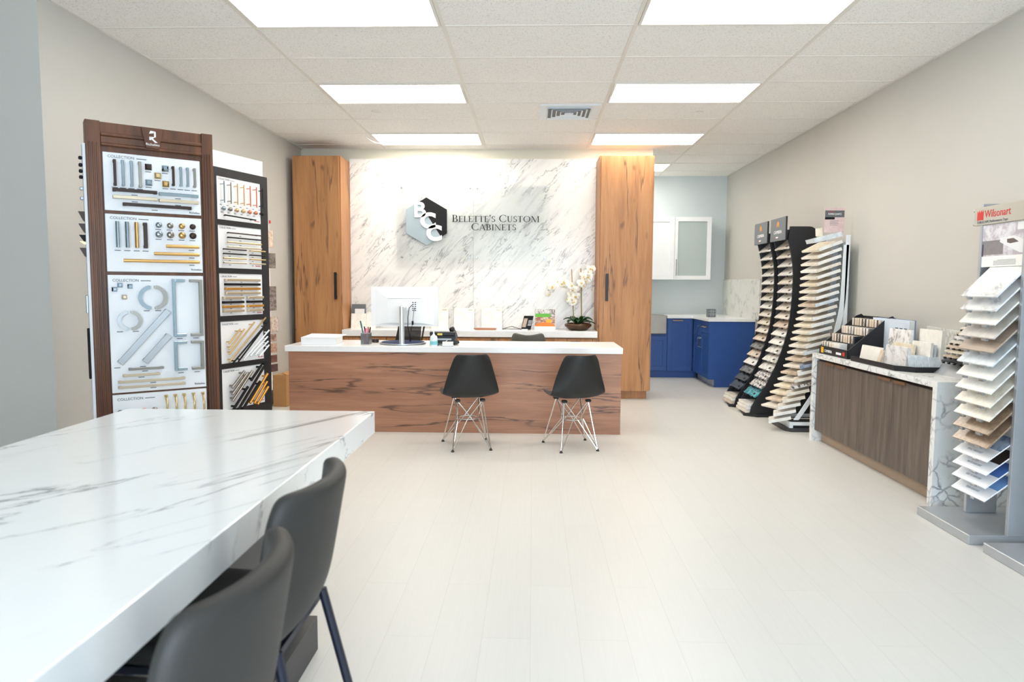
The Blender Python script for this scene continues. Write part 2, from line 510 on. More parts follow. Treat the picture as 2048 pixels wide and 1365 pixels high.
wf.box(FRONT_L - .15, ROOM_R + .15, FRONT_Y - .15, FRONT_Y, 0, .28).box(FRONT_L - .15, ROOM_R + .15, FRONT_Y - .15, FRONT_Y, 2.62, CEIL)
wf.box(FRONT_L - .15, -1.5, FRONT_Y - .15, FRONT_Y, .28, 2.62).box(2.55, ROOM_R + .15, FRONT_Y - .15, FRONT_Y, .28, 2.62)
struct('wall_front', wf, WALL)
xs = [-1.5, -.15, 1.2, 2.55]
for i in range(3):
    a, b = xs[i], xs[i + 1]
    fr = MB()
    fr.box(a, a + .05, FRONT_Y - .1, FRONT_Y - .02, .28, 2.62).box(b - .05, b, FRONT_Y - .1, FRONT_Y - .02, .28, 2.62)
    fr.box(a + .05, b - .05, FRONT_Y - .1, FRONT_Y - .02, .28, .34).box(a + .05, b - .05, FRONT_Y - .1, FRONT_Y - .02, 2.56, 2.62)
    fo = struct('window_%d' % (i + 1), fr, WHITE_METAL)
    p = part('window_pane', MB().box(a + .05, b - .05, FRONT_Y - .066, FRONT_Y - .06, .34, 2.56), CLEAR, fo)
    p['kind'] = 'structure'
# ceiling grid of T bars
COLS = [-1.8036, -.5844, .6348, 1.8540]
ROW0, RS = 4.4956, .6096
g = MB()
for x in COLS:
    g.box(x - .012, x + .012, FRONT_Y, BACK_Y if x < 1.4 else ALC_Y, CEIL - .005, CEIL + .002)
for k in range(-10, 10):
    y = ROW0 + k * RS
    if FRONT_Y < y < ALC_Y:
        x0 = ROOM_L if y < BACK_Y else .3
        if y < 3.96: x0 = FRONT_L
        if BACK_Y < y < BACK_Y + .16: continue
        g.box(x0, ROOM_R, y - .008, y + .008, CEIL - .004, CEIL + .002)
g.box(ROOM_R - .02, ROOM_R, FRONT_Y, ALC_Y, CEIL - .006, CEIL + .002).box(ROOM_L, ROOM_L + .02, 3.96, BACK_Y, CEIL - .006, CEIL + .002)
g.box(ROOM_L, 1.425, BACK_Y - .02, BACK_Y, CEIL - .006, CEIL + .002)
struct('trim_1', g, GRID)

# ------------------------------------------------------------------ lamps in the ceiling
def lamp_mat():
    m, nt, bs = base('lamp_diffuser')
    bs.inputs['Base Color'].default_value = (.9, .9, .88, 1)
    bs.inputs['Emission Color'].default_value = LAMP_COL
    bs.inputs['Emission Strength'].default_value = LAMP_E
    n = noise(nt, coords(nt), 6, 2)
    nt.links.new(ramp(nt, n, [(.3, (.88, .88, .86)), (.7, (.92, .92, .9))]), bs.inputs['Base Color'])
    return m
LAMP = lamp_mat()
def lamp(c, k, label):
    x0, x1 = COLS[c] + .014, COLS[c + 1] - .014
    y1 = ROW0 + k * RS - .010; y0 = y1 - RS + .02
    t = thing('ceiling_light', label, 'ceiling light', ((x0 + x1) / 2, (y0 + y1) / 2, CEIL - .02), 0, 'fluorescent panels in the ceiling')
    f = MB()
    z0, z1 = CEIL - .012, CEIL - .0005
    f.box(x0, x0 + .018, y0, y1, z0, z1).box(x1 - .018, x1, y0, y1, z0, z1).box(x0 + .018, x1 - .018, y0, y0 + .018, z0, z1).box(x0 + .018, x1 - .018, y1 - .018, y1, z0, z1)
    part('frame', f, GRID, t, True)
    part('diffuser', MB().box(x0 + .018, x1 - .018, y0 + .018, y1 - .018, CEIL - .009, CEIL - .001), LAMP, t, True)
for c, side in ((0, 'left'), (2, 'right')):
    lamp(c, 0, 'large white ceiling light panel cut by the top edge, %s of the two nearest' % side)
    lamp(c, 3, 'white ceiling light panel, %s one of the middle pair' % side)
    lamp(c, 6, 'white ceiling light panel closest to the marble wall, above its %s half' % side)
lamp(2, 9, 'small white ceiling light panel seen just right of the right tall wooden cabinet')

# air vent
t = thing('ceiling_vent', 'square white louvred air vent in the ceiling between two light panels', 'vent', (.326, 6.65, CEIL - .02))
x0, x1, y0, y1 = .05, .60, 6.385, 6.915
part('face_plate', MB().box(x0, x1, y0, y1, CEIL - .012, CEIL - .0005).add([], []), WHITE_METAL, t, True)
for k in range(5):
    q = .055 + k * .042
    f = MB()
    a0, a1, b0, b1 = x0 + q + .01, x1 - q - .01, y0 + q, y1 - q
    zt, zb, wd = CEIL - .012, CEIL - .026, .014
    for (p0, p1, p2, p3) in (((a0, b0), (a1, b0), (a1 - wd, b0 + wd), (a0 + wd, b0 + wd)), ((a1, b0), (a1, b1), (a1 - wd, b1 - wd), (a1 - wd, b0 + wd)),
                             ((a1, b1), (a0, b1), (a0 + wd, b1 - wd), (a1 - wd, b1 - wd)), ((a0, b1), (a0, b0), (a0 + wd, b0 + wd), (a0 + wd, b1 - wd))):
        f.add([(*p0, zb), (*p1, zb), (*p2, zt), (*p3, zt), (*p0, zb + .002), (*p1, zb + .002), (*p2, zt + .0005), (*p3, zt + .0005)],
              [(0, 3, 2, 1), (4, 5, 6, 7), (0, 1, 5, 4), (2, 3, 7, 6)])
    part('louvre_ring', f, WHITE_METAL, t, True)
    part('gap_shade_sheet', MB().box(a0 + wd, a1 - wd, b0 + wd, b1 - wd, CEIL - .0135 - k * .0002, CEIL - .0122), GREY_PRINT if k < 4 else WHITE_METAL, t, True)  # shade between the rings put in as grey sheets; the innermost is white
for x, y, mt, lb in ((-1.504, 6.61, GRID, 'round white sprinkler cover in the ceiling tile left of the vent'), (1.541, 6.62, GRID, 'round white sprinkler cover in the ceiling tile at right')):
    solo('sprinkler_cover', MB().lathe([(.0, -.010), (.035, -.010), (.042, -.004), (.042, -.0005)], (x, y, CEIL), 20), mt, lb, 'sprinkler cover', 'ceiling sprinkler covers')

solo('ceiling_cable', MB().tube([(-1.86, 7.62, CEIL - .006), (-1.855, 7.68, CEIL - .022), (-1.835, 7.80, CEIL - .03), (-1.80, 7.92, CEIL - .03), (-1.76, 8.02, CEIL - .02), (-1.75, 8.08, CEIL - .004)], .004, 6), WHITE_METAL, 'loose white cable loop hanging beside the rear left ceiling light', 'cable')
# ------------------------------------------------------------------ island table and counter stools
t = thing('island_table', 'long white veined quartz island table in the left foreground', 'table', (-1.0, 1.05, 0))
IX0, IX1, IY0, IY1, IZ = -1.447, -.558, -.35, 2.385, .856
o = part('table_top', MB().box(IX0, IX1, IY0, IY1, IZ - .078, IZ, .002), ISLAND, t, True, label='white quartz slab with thin grey veins')
part('pedestal', MB().box(-1.33, -.80, -.15, 2.31, .123, IZ - .078), DARK_GREY, t, True, label='charcoal pedestal')
part('plinth', MB().box(-1.37, -.761, -.2, 2.338, 0, .123), DARK_GREY, t, True)

def lerp_table(tab, x):
    for (a, b), (c, d) in zip(tab, tab[1:]):
        if a <= x <= c: return b + (d - b) * (x - a) / (c - a)
    return tab[0][1] if x < tab[0][0] else tab[-1][1]
def shell_fn(prof, wrap, lift, back_from):
    """prof: list of (forward, height, half width); side edges lift on the seat and wrap forward on the back"""
    n = len(prof) - 1
    def fn(u, v):
        k = min(int(v * n), n - 1); q = v * n - k
        f, z, wd = [prof[k][i] + (prof[k + 1][i] - prof[k][i]) * q for i in range(3)]
        s = u * 2 - 1
        b = max(0, min(1, (k + q - back_from) / 2.5))
        return (s * wd, f + wrap * b * abs(s) ** 2.2, z + lift * (1 - b) * abs(s) ** 3)
    return fn
def stool(loc, rz, label):
    t = thing('counter_stool', label, 'stool', loc, rz, 'counter stools along the island')
    prof = [(.175, .65, .155), (.15, .662, .172), (.08, .655, .180), (0, .650, .180), (-.09, .652, .160), (-.145, .672, .160), (-.170, .715, .164), (-.187, .785, .172), (-.202, .87, .173), (-.212, .92, .164), (-.218, .945, .14)]
    s = part('seat_shell', MB().grid(shell_fn(prof, .055, .02, 4.6), 9, 11), LEATHER, t, smooth=True, label='upholstered dark grey shell')
    smooth_mod(s, 2, .036)
    for sx in (-1, 1):
        part('leg', MB().tube([(sx * .105, -.09, .648), (sx * .128, -.150, .660), (sx * .182, -.295, .0)], .0095, 10), NAVY_METAL, t)
        part('leg', MB().tube([(sx * .105, .09, .645), (sx * .128, .115, .63), (sx * .17, .145, .0)], .0095, 10), NAVY_METAL, t)
        part('side_rail', MB().tube([(sx * .154, -.220, .34), (sx * .148, .130, .34)], .009, 8), NAVY_METAL, t)
    part('footrest', MB().tube([(-.148, .130, .34), (.148, .130, .34)], .010, 8), NAVY_METAL, t)
    part('under_frame', MB().box(-.15, .15, -.14, .14, .628, .642), NAVY_METAL, t)
    return t
stool((-.591, 1.262, 0), R(90), 'dark grey upholstered counter stool, the farther of two at the island')
stool((-.551, .846, 0), R(90), 'dark grey upholstered counter stool nearest the camera, cut by bottom edge')

# ------------------------------------------------------------------ reception desk and its two chairs
t = thing('reception_desk', 'long wooden reception desk with a thick white top', 'desk', (-.7, 6.3, 0))
DZ = .767
part('desk_top', MB().box(-2.195, .789, 5.975, 6.66, DZ - .052, DZ, .003), QUARTZ, t, True, label='thick white quartz top')
part('front_panel', MB().box(-2.165, .777, 5.985, 6.02, 0, DZ - .052), OAK_H, t, True, label='horizontally grained knotty wood panel')
part('side_panel', MB().box(-2.165, -2.125, 6.02, 6.63, 0, DZ - .052), OAK_H, t, True)
part('side_panel', MB().box(.737, .777, 6.02, 6.63, 0, DZ - .052), OAK_H, t, True)

def eames(loc, rz, label):
    t = thing('shell_chair', label, 'chair', loc, rz, 'black shell chairs at the desk')
    prof = [(.215, .405, .185), (.19, .425, .205), (.10, .428, .222), (0, .418, .23), (-.10, .412, .23), (-.165, .432, .228), (-.205, .49, .218), (-.232, .58, .196), (-.255, .67, .168), (-.27, .735, .147), (-.277, .775, .12)]
    s = part('seat_shell', MB().grid(shell_fn(prof, .085, .035, 4.6), 9, 11), CHAIR_BLACK, t, smooth=True, label='moulded black plastic shell')
    smooth_mod(s, 2, .008)
    feet = [(-.185, .195), (.185, .195), (-.152, -.19), (.152, -.19)]
    mounts = [(-.105, .105), (.105, .105), (-.10, -.10), (.10, -.10)]
    for (fx, fy), (mx, my) in zip(feet, mounts):
        part('leg', MB().tube([(fx, fy, .012), (mx, my, .385)], .0052, 8), CHAIR_CHROME, t)
        sx = 1 if fx > 0 else -1; sy = 1 if fy > 0 else -1
        part('cross_wire', MB().tube([(fx - sx * .004, fy, .014), (sx * .02, sy * .085, .235), (-mx * .95, my, .385)], .0042, 8), CHAIR_CHROME, t)
        part('cross_wire', MB().tube([(fx, fy - sy * .004, .014), (sx * .085, sy * .02, .235), (mx, -my * .95, .385)], .0042, 8), CHAIR_CHROME, t)
        part('foot', MB().lathe([(.013, 0), (.013, .006), (.007, .014), (.006, .02)], (fx, fy, 0), 12), BLACK, t)
        part('shock_mount', MB().box(mx - .02, mx + .02, my - .02, my + .02, .382, .402, .004), BLACK, t)
    part('ring', MB().tube([(.085 * math.cos(a * PI / 9), .085 * math.sin(a * PI / 9), .235) for a in range(18)], .0045, 8, True), CHAIR_CHROME, t)
eames((-.519, 5.494, 0), R(14), 'black shell chair with chrome wire legs, left of the two at the desk')
eames((.325, 5.509, 0), R(15.5), 'black shell chair with chrome wire legs, right of the two at the desk')

# ------------------------------------------------------------------ back wall: tall cabinets, marble, counter
def tall_cabinet(x0, x1, handle_x, label):
    t = thing('tall_cabinet', label, 'cabinet', ((x0 + x1) / 2, 8.15, 0), 0, 'tall wooden cabinets flanking the marble')
    part('body', MB().box(x0, x1, 7.912, 8.418, .1, 2.78), OAK_V, t, True)
    part('plinth', MB().box(x0 + .02, x1 - .03, 7.97, 8.41, 0, .1), OAK_V, t, True)
    d = part('door', MB().box(x0 + .018, x1 - .018, 7.89, 7.911, .1, 2.775, .001), OAK_V, t, True)
    h = MB().box(handle_x - .015, handle_x + .015, 7.846, 7.858, 1.14, 1.452, .002).box(handle_x - .011, handle_x + .011, 7.858, 7.89, 1.16, 1.175).box(handle_x - .011, handle_x + .011, 7.858, 7.89, 1.417, 1.432)
    part('bar_handle', h, BLACK_METAL, d, True, label='black bar handle')
tall_cabinet(-2.775, -2.216, -2.277, 'tall knotty wood cabinet in the left rear corner')
tall_cabinet(.742, 1.36, .84, 'tall knotty wood cabinet right of the marble wall')
for x0, x1, lb in ((-2.214, -.7245, 'left slab of white marble cladding with grey streaks'), (-.7225, .740, 'right slab of white marble cladding behind the orchid')):
    solo('marble_slab', MB().box(x0, x1, 8.30, 8.418, .79, 2.815), MARBLE, lb, 'marble slab', 'marble wall slabs')
t = thing('back_counter', 'low wooden cabinet run under the marble wall with thick white worktop', 'cabinet', (-.73, 8.1, 0))
part('worktop', MB().box(-2.212, .741, 7.86, 8.299, .716, .788, .002), QUARTZ, t, True, label='thick white worktop')
part('carcass', MB().box(-2.212, .741, 7.905, 8.41, .08, .716), OAK_V, t, True)
part('plinth', MB().box(-2.2, .73, 7.96, 8.4, 0, .08), OAK_V, t, True)
xs = [-2.19, -1.70, -1.215, -.73, -.245, .245, .735]
for i in range(6):
    a, b = xs[i] + .002, xs[i + 1] - .002
    d = part('drawer_front', MB().box(a, b, 7.884, 7.904, .44, .700, .001), OAK_V, t, True)
    m = (a + b) / 2
    part('bar_handle', MB().box(m - .06, m + .06, 7.852, 7.862, .664, .676).box(m - .055, m - .045, 7.862, 7.884, .665, .675).box(m + .045, m + .055, 7.862, 7.884, .665, .675), BLACK_METAL, d, True, label='black bar handle')
    part('door', MB().box(a, b, 7.884, 7.904, .085, .436, .001), OAK_V, t, True)

# ------------------------------------------------------------------ the shop sign on clear acrylic
def arc(cx, cy, rx, ry, a0, a1, n=14):
    return [(cx + rx * math.cos(R(a0 + (a1 - a0) * i / n)), cy + ry * math.sin(R(a0 + (a1 - a0) * i / n))) for i in range(n + 1)]
def band(p, q):
    """quads between two polylines -> list of 4-point polygons"""
    return [[p[i], p[i + 1], q[i + 1], q[i]] for i in range(len(p) - 1)]
def rect(x0, x1, y0, y1): return [[(x0, y0), (x1, y0), (x1, y1), (x0, y1)]]
TK, TN, SF = .125, .045, .04
def st(x, y0=0, y1=1, s=.09, t=TK):
    """thick upright with bracket serifs"""
    r = rect(x, x + t, y0, y1)
    if s: r += rect(x - s, x + t + s, y0, y0 + SF) + rect(x - s, x + t + s, y1 - SF, y1)
    return r
def bowl(cx, cy, rx, ry, a0, a1, t=TK):
    return band(arc(cx, cy, rx, ry, a0, a1), arc(cx, cy, rx - t, ry - TN, a0, a1))
def diag(x0, y0, x1, y1, t):
    return [[(x0, y0), (x0 + t, y0), (x1 + t, y1), (x1, y1)]]
def serif_glyph(c):
    if c == 'B': return (st(.1) + rect(.2, .38, 1 - TN, 1) + rect(.2, .40, .5, .5 + TN) + rect(.2, .42, 0, TN) + bowl(.38, .75, .21, .25, -90, 90) + bowl(.41, .26, .25, .26, -90, 90), .72)
    if c == 'E': return (st(.1) + rect(.2, .55, 1 - TN, 1) + rect(.2, .47, .49, .49 + TN) + rect(.2, .58, 0, TN) + rect(.52, .55, .84, 1) + rect(.55, .58, 0, .17) + rect(.44, .47, .42, .60), .66)
    if c == 'L': return (st(.1) + rect(.2, .56, 0, TN) + rect(.53, .56, 0, .18), .62)
    if c == 'T': return (st(.29) + rect(.03, .68, 1 - TN, 1) + rect(.03, .06, .82, 1) + rect(.65, .68, .82, 1), .71)
    if c == 'S':
        up = band(arc(.30, .745, .215, .255, 30, 270), arc(.30, .745, .12, .205, 30, 270))
        dn = band(arc(.30, .26, .235, .26, 90, -150), arc(.30, .26, .125, .21, 90, -150))
        return (up + dn + rect(.47, .5, .74, .96) + rect(.07, .10, .05, .28), .6)
    if c == 'C': return (bowl(.52, .5, .47, .52, 48, 312) + rect(.80, .83, .70, .95) + rect(.80, .83, .07, .26), .9)
    if c == 'O': return (bowl(.52, .5, .47, .52, 0, 360), 1.04)
    if c == 'U': return (rect(.12, .12 + TK, .33, 1) + rect(.62, .62 + TN, .33, 1) + rect(.03, .33, 1 - SF, 1) + rect(.53, .76, 1 - SF, 1) + band(arc(.3935, .33, .2735, .35, 180, 360), arc(.4325, .33, .1875, .30, 180, 360)), .8)
    if c == 'M': return (st(.92, s=.07) + rect(.12, .12 + TN, 0, 1) + rect(.04, .25, 0, SF) + rect(.02, .2, 1 - SF, 1) + diag(.54, 0, .10, 1, TK) + diag(.54, 0, .92, 1, TN), 1.13)
    if c == 'A': return (diag(.70, 0, .35, 1.02, TK) + diag(.06, 0, .38, 1.0, TN) + rect(.18, .72, .33, .33 + TN) + rect(-.02, .2, 0, SF) + rect(.60, .92, 0, SF), .9)
    if c == 'I': return (st(.12), .36)
    if c == 'N': return (rect(.14, .14 + TN, 0, 1) + rect(.76, .76 + TN, 0, 1) + rect(.04, .28, 0, SF) + rect(.66, .9, 1 - SF, 1) + rect(.0, .2, 1 - SF, 1) + diag(.70, 0, .10, 1, TK), .94)
    if c == 'R': return (st(.1) + rect(.2, .38, 1 - TN, 1) + rect(.2, .40, .47, .47 + TN) + bowl(.38, .735, .22, .265, -90, 90) + diag(.64, 0, .34, .49, TK) + rect(.6, .82, 0, SF), .78)
    if c == "'": return ([[(.06, .68), (.10, .68), (.17, 1), (.05, 1)]], .2)
    return ([], .4)
def serif_line(words_, x, z, big, small, y0, y1, track=.02, stretch=1.0):
    """one mesh for each letter, standing upright in the plane y; returns [(letter, MB)]"""
    out = []
    for c in words_:
        if c == ' ':
            x += big * .42; continue
        up = c.isupper() or c == "'"
        h = big if up else small
        g, adv = serif_glyph(c.upper())
        mb = MB()
        for p in g:
            ar = sum(p[i][0] * p[(i + 1) % len(p)][1] - p[(i + 1) % len(p)][0] * p[i][1] for i in range(len(p)))
            if ar < 0: p = p[::-1]
            mb.prism([(x + q[0] * h * stretch, z + q[1] * h) for q in p], (0, 0, 0), (1, 0, 0), (0, 0, 1), (0, -1, 0), -y1, -y0)
        out.append((c, mb, x))
        x += (adv + track) * h * stretch
    return out, x
t = thing('wall_sign', 'clear acrylic sign with hexagon logo and black lettering on the marble wall', 'sign', (-.72, 8.28, 1.62))
for x0, x1 in ((-1.64, -.7245), (-.7215, .19)):
    part('acrylic_panel', MB().box(x0, x1, 8.262, 8.268, 1.60, 2.53), CLEAR, t, True, label='clear acrylic sheet')
for x in (-1.585, -.765, -.68, .135):
    for z in (1.643, 2.476):
        part('standoff', MB().cyl((x, 8.256, z), (x, 8.30, z), .012, 14), SILVER, t, True)
HX, HZ, HR = -1.282, 2.071, .283
hexp = [(HX, HZ + HR), (HX + .245, HZ + .14), (HX + .245, HZ - .142), (HX, HZ - HR), (HX - .245, HZ - .142), (HX - .245, HZ + .14)]
lg = [hexp[0], (HX - .245, HZ + .14), (HX - .245, HZ - .142), (HX, HZ - HR), (HX + .175, HZ - .185), (HX - .09, HZ + .23)]
part('hexagon_plate', MB().prism(lg[:2] + [lg[2]] + lg[3:], (0, 0, 0), (1, 0, 0), (0, 0, 1), (0, -1, 0), -8.258, -8.248), plain('pale_blue_grey', srgb(160, 174, 181), .2, var=.01), t, True, label='pale grey half of hexagon')
dk = [hexp[0], (HX - .09, HZ + .23), (HX + .175, HZ - .185), hexp[2], hexp[1]]
part('hexagon_plate', MB().prism(dk, (0, 0, 0), (1, 0, 0), (0, 0, 1), (0, -1, 0), -8.258, -8.2475), INK, t, True, label='black half of hexagon')
def block_letter(ch, x, z, hgt):
    cu = bpy.data.curves.new('l', 'FONT'); cu.body = ch; cu.size = 1; cu.extrude = .006; cu.offset = .045 if ch == 'C' else .022
    q = bpy.data.objects.new('l', cu); C.objects.link(q)
    me = bpy.data.meshes.new_from_object(q.evaluated_get(bpy.context.evaluated_depsgraph_get()))
    C.objects.unlink(q)
    x0 = min(v.co.x for v in me.vertices); x1 = max(v.co.x for v in me.vertices); y0 = min(v.co.y for v in me.vertices); y1 = max(v.co.y for v in me.vertices)
    mb = MB(); k = hgt / (y1 - y0); kx = k * 1.08
    mb.v = [Vector((x + (v.co.x - x0) * kx, 8.2425 - v.co.z * 0.8, z + (v.co.y - y0) * k)) for v in me.vertices]
    mb.f = [tuple(f.vertices) for f in me.polygons]
    bpy.data.objects.remove(q)
    part('raised_letter', mb, WHITE_INK, t, True, label='white letter ' + ch)
block_letter('B', -1.425, 2.118, .182); block_letter('C', -1.355, 1.985, .192); block_letter('C', -1.282, 1.838, .192)
l1, xe = serif_line("Belette's Custom", 0, 0, .083, .070, 8.252, 8.259)
k1 = (.079 + .977) / xe
for (w_, x_, z_) in (("Belette's Custom", -.977, 2.066), ("Cabinets", -.748, 1.968)):
    ls, xe = serif_line(w_, x_, z_, .083, .070, 8.252, 8.259, stretch=k1)
    for c, mb, x in ls:
        part('raised_letter', mb, INK, t, True)
# ------------------------------------------------------------------ things on the desk
D = DZ
t = thing('binder', 'thick white ring binder lying on the left end of desk', 'binder', (-1.92, 6.2, D))
part('cover', MB().hexa([(-2.065, 6.03, D), (-1.745, 6.03, D), (-1.735, 6.30, D), (-2.055, 6.30, D)], [(-2.065, 6.03, D + .003), (-1.745, 6.03, D + .003), (-1.735, 6.30, D + .003), (-2.055, 6.30, D + .003)]), WHITE_CARD, t, True)
part('page_block', MB().hexa([(-2.05, 6.045, D + .003), (-1.775, 6.045, D + .003), (-1.765, 6.29, D + .003), (-2.04, 6.29, D + .003)], [(-2.05, 6.045, D + .064), (-1.775, 6.045, D + .060), (-1.765, 6.29, D + .072), (-2.04, 6.29, D + .076)]), PAPER, t, True, label='paper pages')
part('spine', MB().box(-2.065, -1.752, 6.028, 6.034, D + .003, D + .066), WHITE_CARD, t, True)
part('cover', MB().hexa([(-2.066, 6.028, D + .066), (-1.745, 6.028, D + .064), (-1.725, 6.30, D + .078), (-2.055, 6.30, D + .082)], [(-2.066, 6.028, D + .070), (-1.745, 6.028, D + .068), (-1.725, 6.30, D + .082), (-2.055, 6.30, D + .086)]), WHITE_CARD, t, True)

MESH_GREY = veil('wire_mesh_grey', srgb(120, 122, 125), .45)
t = thing('pencil_cup', 'square grey wire mesh pencil cup on the desk', 'pencil cup', (-1.512, 6.16, D))
cx, cy = -1.512, 6.16
part('mesh_wall', MB().box(cx - .04, cx + .04, cy - .04, cy - .0385, D + .004, D + .105).box(cx - .04, cx + .04, cy + .0385, cy + .04, D + .004, D + .105).box(cx - .04, cx - .0385, cy - .0385, cy + .0385, D + .004, D + .105).box(cx + .0385, cx + .04, cy - .0385, cy + .0385, D + .004, D + .105), MESH_GREY, t, True)
part('base', MB().box(cx - .042, cx + .042, cy - .042, cy + .042, D, D + .004), GREY_METAL, t, True)
part('rim', MB().tube([(cx - .04, cy - .04, D + .105), (cx + .04, cy - .04, D + .105), (cx + .04, cy + .04, D + .105), (cx - .04, cy + .04, D + .105)], .003, 6, True), GREY_METAL, t, True)
PINK = plain('pink_marker', srgb(232, 92, 150), .45)
TEALP = plain('teal_pen', srgb(40, 105, 110), .45)
NAVYP = plain('navy_pen', srgb(40, 45, 120), .45)
REDP = plain('red_pen', srgb(200, 50, 60), .45)
for (bx, by, tx, ty, h, r, mt, lb) in ((-.012, -.02, .006, -.022, .150, .006, PINK, 'bright pink marker standing in the mesh pencil cup'),
                                     (-.01, .012, -.055, .012, .215, .006, TEALP, 'dark teal pen leaning left out of the pencil cup'),
                                     (.005, .01, -.016, .0, .165, .005, NAVYP, 'navy blue pen standing in the mesh pencil cup'),
                                     (.02, .0, .022, -.012, .162, .005, REDP, 'red tipped pen standing in the mesh pencil cup'),
                                     (.012, .02, .034, .022, .158, .0055, BLACK, 'black pen leaning right out of the pencil cup')):
    p0, p1 = Vector((cx + bx, cy + by, D + .006)), Vector((cx + tx, cy + ty, D + h))
    q = thing('pen', lb, 'pen', p0, 0, 'pens in the mesh cup')
    part('barrel', MB().tube([p0, p0.lerp(p1, .7)], r, 8), mt, q, True)
    part('cap', MB().tube([p0.lerp(p1, .7), p0.lerp(p1, .97), p1], [r * 1.2, r * 1.2, r * .5], 8), mt if mt is not NAVYP else BLACK, q, True)
t = thing('tape_roll', 'small dark tape roll beside the pencil cup', 'tape', (-1.475, 6.36, D))
part('roll', MB().lathe([(.018, 0), (.034, 0), (.034, .03), (.018, .03)], (-1.475, 6.36, D + .004), 20), BRONZE, t, True)
part('core', MB().lathe([(.012, 0), (.018, 0), (.018, .034), (.012, .034)], (-1.475, 6.36, D), 20), TAN_METAL, t, True)

t = thing('monitor', 'white computer monitor seen from behind on a silver column stand', 'monitor', (-1.17, 6.2, D))
mz0, mz1 = .927, 1.292
hb = part('housing', MB().hexa([(-1.49, 6.275, mz0), (-.872, 6.275, mz0), (-.872, 6.30, mz0), (-1.49, 6.30, mz0)], [(-1.49, 6.275, mz1), (-.872, 6.275, mz1), (-.872, 6.30, mz1), (-1.49, 6.30, mz1)]), WHITE, t, True)
part('rear_bulge', MB().hexa([(-1.46, 6.276, .94), (-.90, 6.276, .94), (-.90, 6.276, 1.28), (-1.46, 6.276, 1.28)], [(-1.335, 6.262, .96), (-1.03, 6.262, .96), (-1.03, 6.262, 1.185), (-1.335, 6.262, 1.185)]), WHITE, t, True)
part('vent_slot', MB().box(-1.335, -1.03, 6.2605, 6.263, 1.182, 1.186), GREY_METAL, t, True)
part('port_panel', MB().box(-1.115, -1.065, 6.26, 6.263, 1.065, 1.165), WHITE_CARD, t, True)
pp = MB()
for i in range(5):
    for k in range(2):
        pp.box(-1.107 + k * .022, -1.095 + k * .022, 6.2585, 6.2602, 1.072 + i * .018, 1.080 + i * .018)
part('port', pp, INK, t, True)
part('column', MB().cyl((-1.17, 6.075, D + .012), (-1.17, 6.075, 1.115), .0225, 24), SILVER_LIGHT, t, True, smooth=False, label='silver column')
part('neck', MB().tube([(-1.17, 6.085, 1.09), (-1.17, 6.18, 1.11), (-1.17, 6.263, 1.11)], .018, 12), WHITE, t, True)
part('hub', MB().cyl((-1.17, 6.225, 1.11), (-1.17, 6.263, 1.11), .042, 24), WHITE, t, True)
part('base', MB().lathe([(.205, 0), (.212, .004), (.212, .012), (.205, .016)], (-1.195, 6.262, D), 48), SILVER, t, True, label='round silver base')
part('base_pad', MB().lathe([(.198, 0), (.19, .005)], (-1.195, 6.262, D + .0162), 48), plain('dark_blue_pad', srgb(30, 48, 84), .5, spec=.12), t, True, label='dark blue top of base')
part('cable', MB().tube([(-1.105, 6.24, 1.125), (-1.128, 6.215, 1.10), (-1.137, 6.20, 1.02), (-1.138, 6.20, .93), (-1.128, 6.21, .86), (-1.12, 6.24, .79)], .0035, 6), INK, t, True)
part('cable', MB().tube([(-1.083, 6.24, 1.10), (-1.09, 6.225, 1.05), (-1.098, 6.215, .96), (-1.115, 6.22, .88), (-1.13, 6.24, .79)], .0022, 6).box(-1.105, -1.089, 6.207, 6.223, .945, .98), INK, t, True)

t = thing('sanitizer_bottle', 'clear pump bottle of hand sanitizer with blue label on desk', 'bottle', (-.877, 6.03, D))
part('body', MB().lathe([(.030, 0), (.034, .008), (.034, .072), (.028, .09), (.012, .10), (.011, .108)], (-.877, 6.03, D), 24), plain('milky_plastic', srgb(226, 234, 236), .2), t, True, smooth=True)
part('label_sleeve', MB().lathe([(.0346, .014), (.0346, .046)], (-.877, 6.03, D), 24), plain('aqua_label', srgb(135, 208, 216), .4), t, True, label='aqua paper label')
part('pump', MB().cyl((-.877, 6.03, D + .106), (-.877, 6.03, D + .135), .007, 12).box(-.886, -.868, 6.0, 6.036, D + .132, D + .144, .003), WHITE, t, True, label='white pump head')
t = thing('desk_phone', 'black office telephone on the desk behind the sanitizer bottle', 'phone', (-.81, 6.24, D))
part('console', MB().hexa([(-.93, 6.15, D), (-.70, 6.15, D), (-.70, 6.36, D), (-.93, 6.36, D)], [(-.93, 6.17, D + .115), (-.70, 6.17, D + .115), (-.70, 6.36, D + .025), (-.93, 6.36, D + .025)]), BLACK, t, True)
part('stand_foot', MB().box(-.92, -.71, 6.09, 6.15, D, D + .02, .004), BLACK, t, True)
part('rear_shelf', MB().box(-.93, -.70, 6.14, 6.168, D + .085, D + .122, .006), BLACK, t, True)
hs = part('handset', MB().tube([(-.735, 6.155, D + .14), (-.728, 6.20, D + .15), (-.724, 6.30, D + .11), (-.722, 6.38, D + .06)], [.022, .017, .016, .022], 10), BLACK, t, True, smooth=True)
part('port_sticker', MB().box(-.86, -.815, 6.1385, 6.1402, D + .09, D + .108), plain('yellow_sticker', srgb(226, 205, 90), .5), t, True, label='yellow sticker')
part('port_row', MB().box(-.87, -.735, 6.1515, 6.158, D + .045, D + .06), GREY_METAL, t, True)
part('coiled_cord', MB().tube([(-.69 + .014 * math.cos(i * 1.1), 6.13 + i * .0035, D + .018 + .012 * math.sin(i * 1.1)) for i in range(46)], .003, 5), BLACK, t, True)
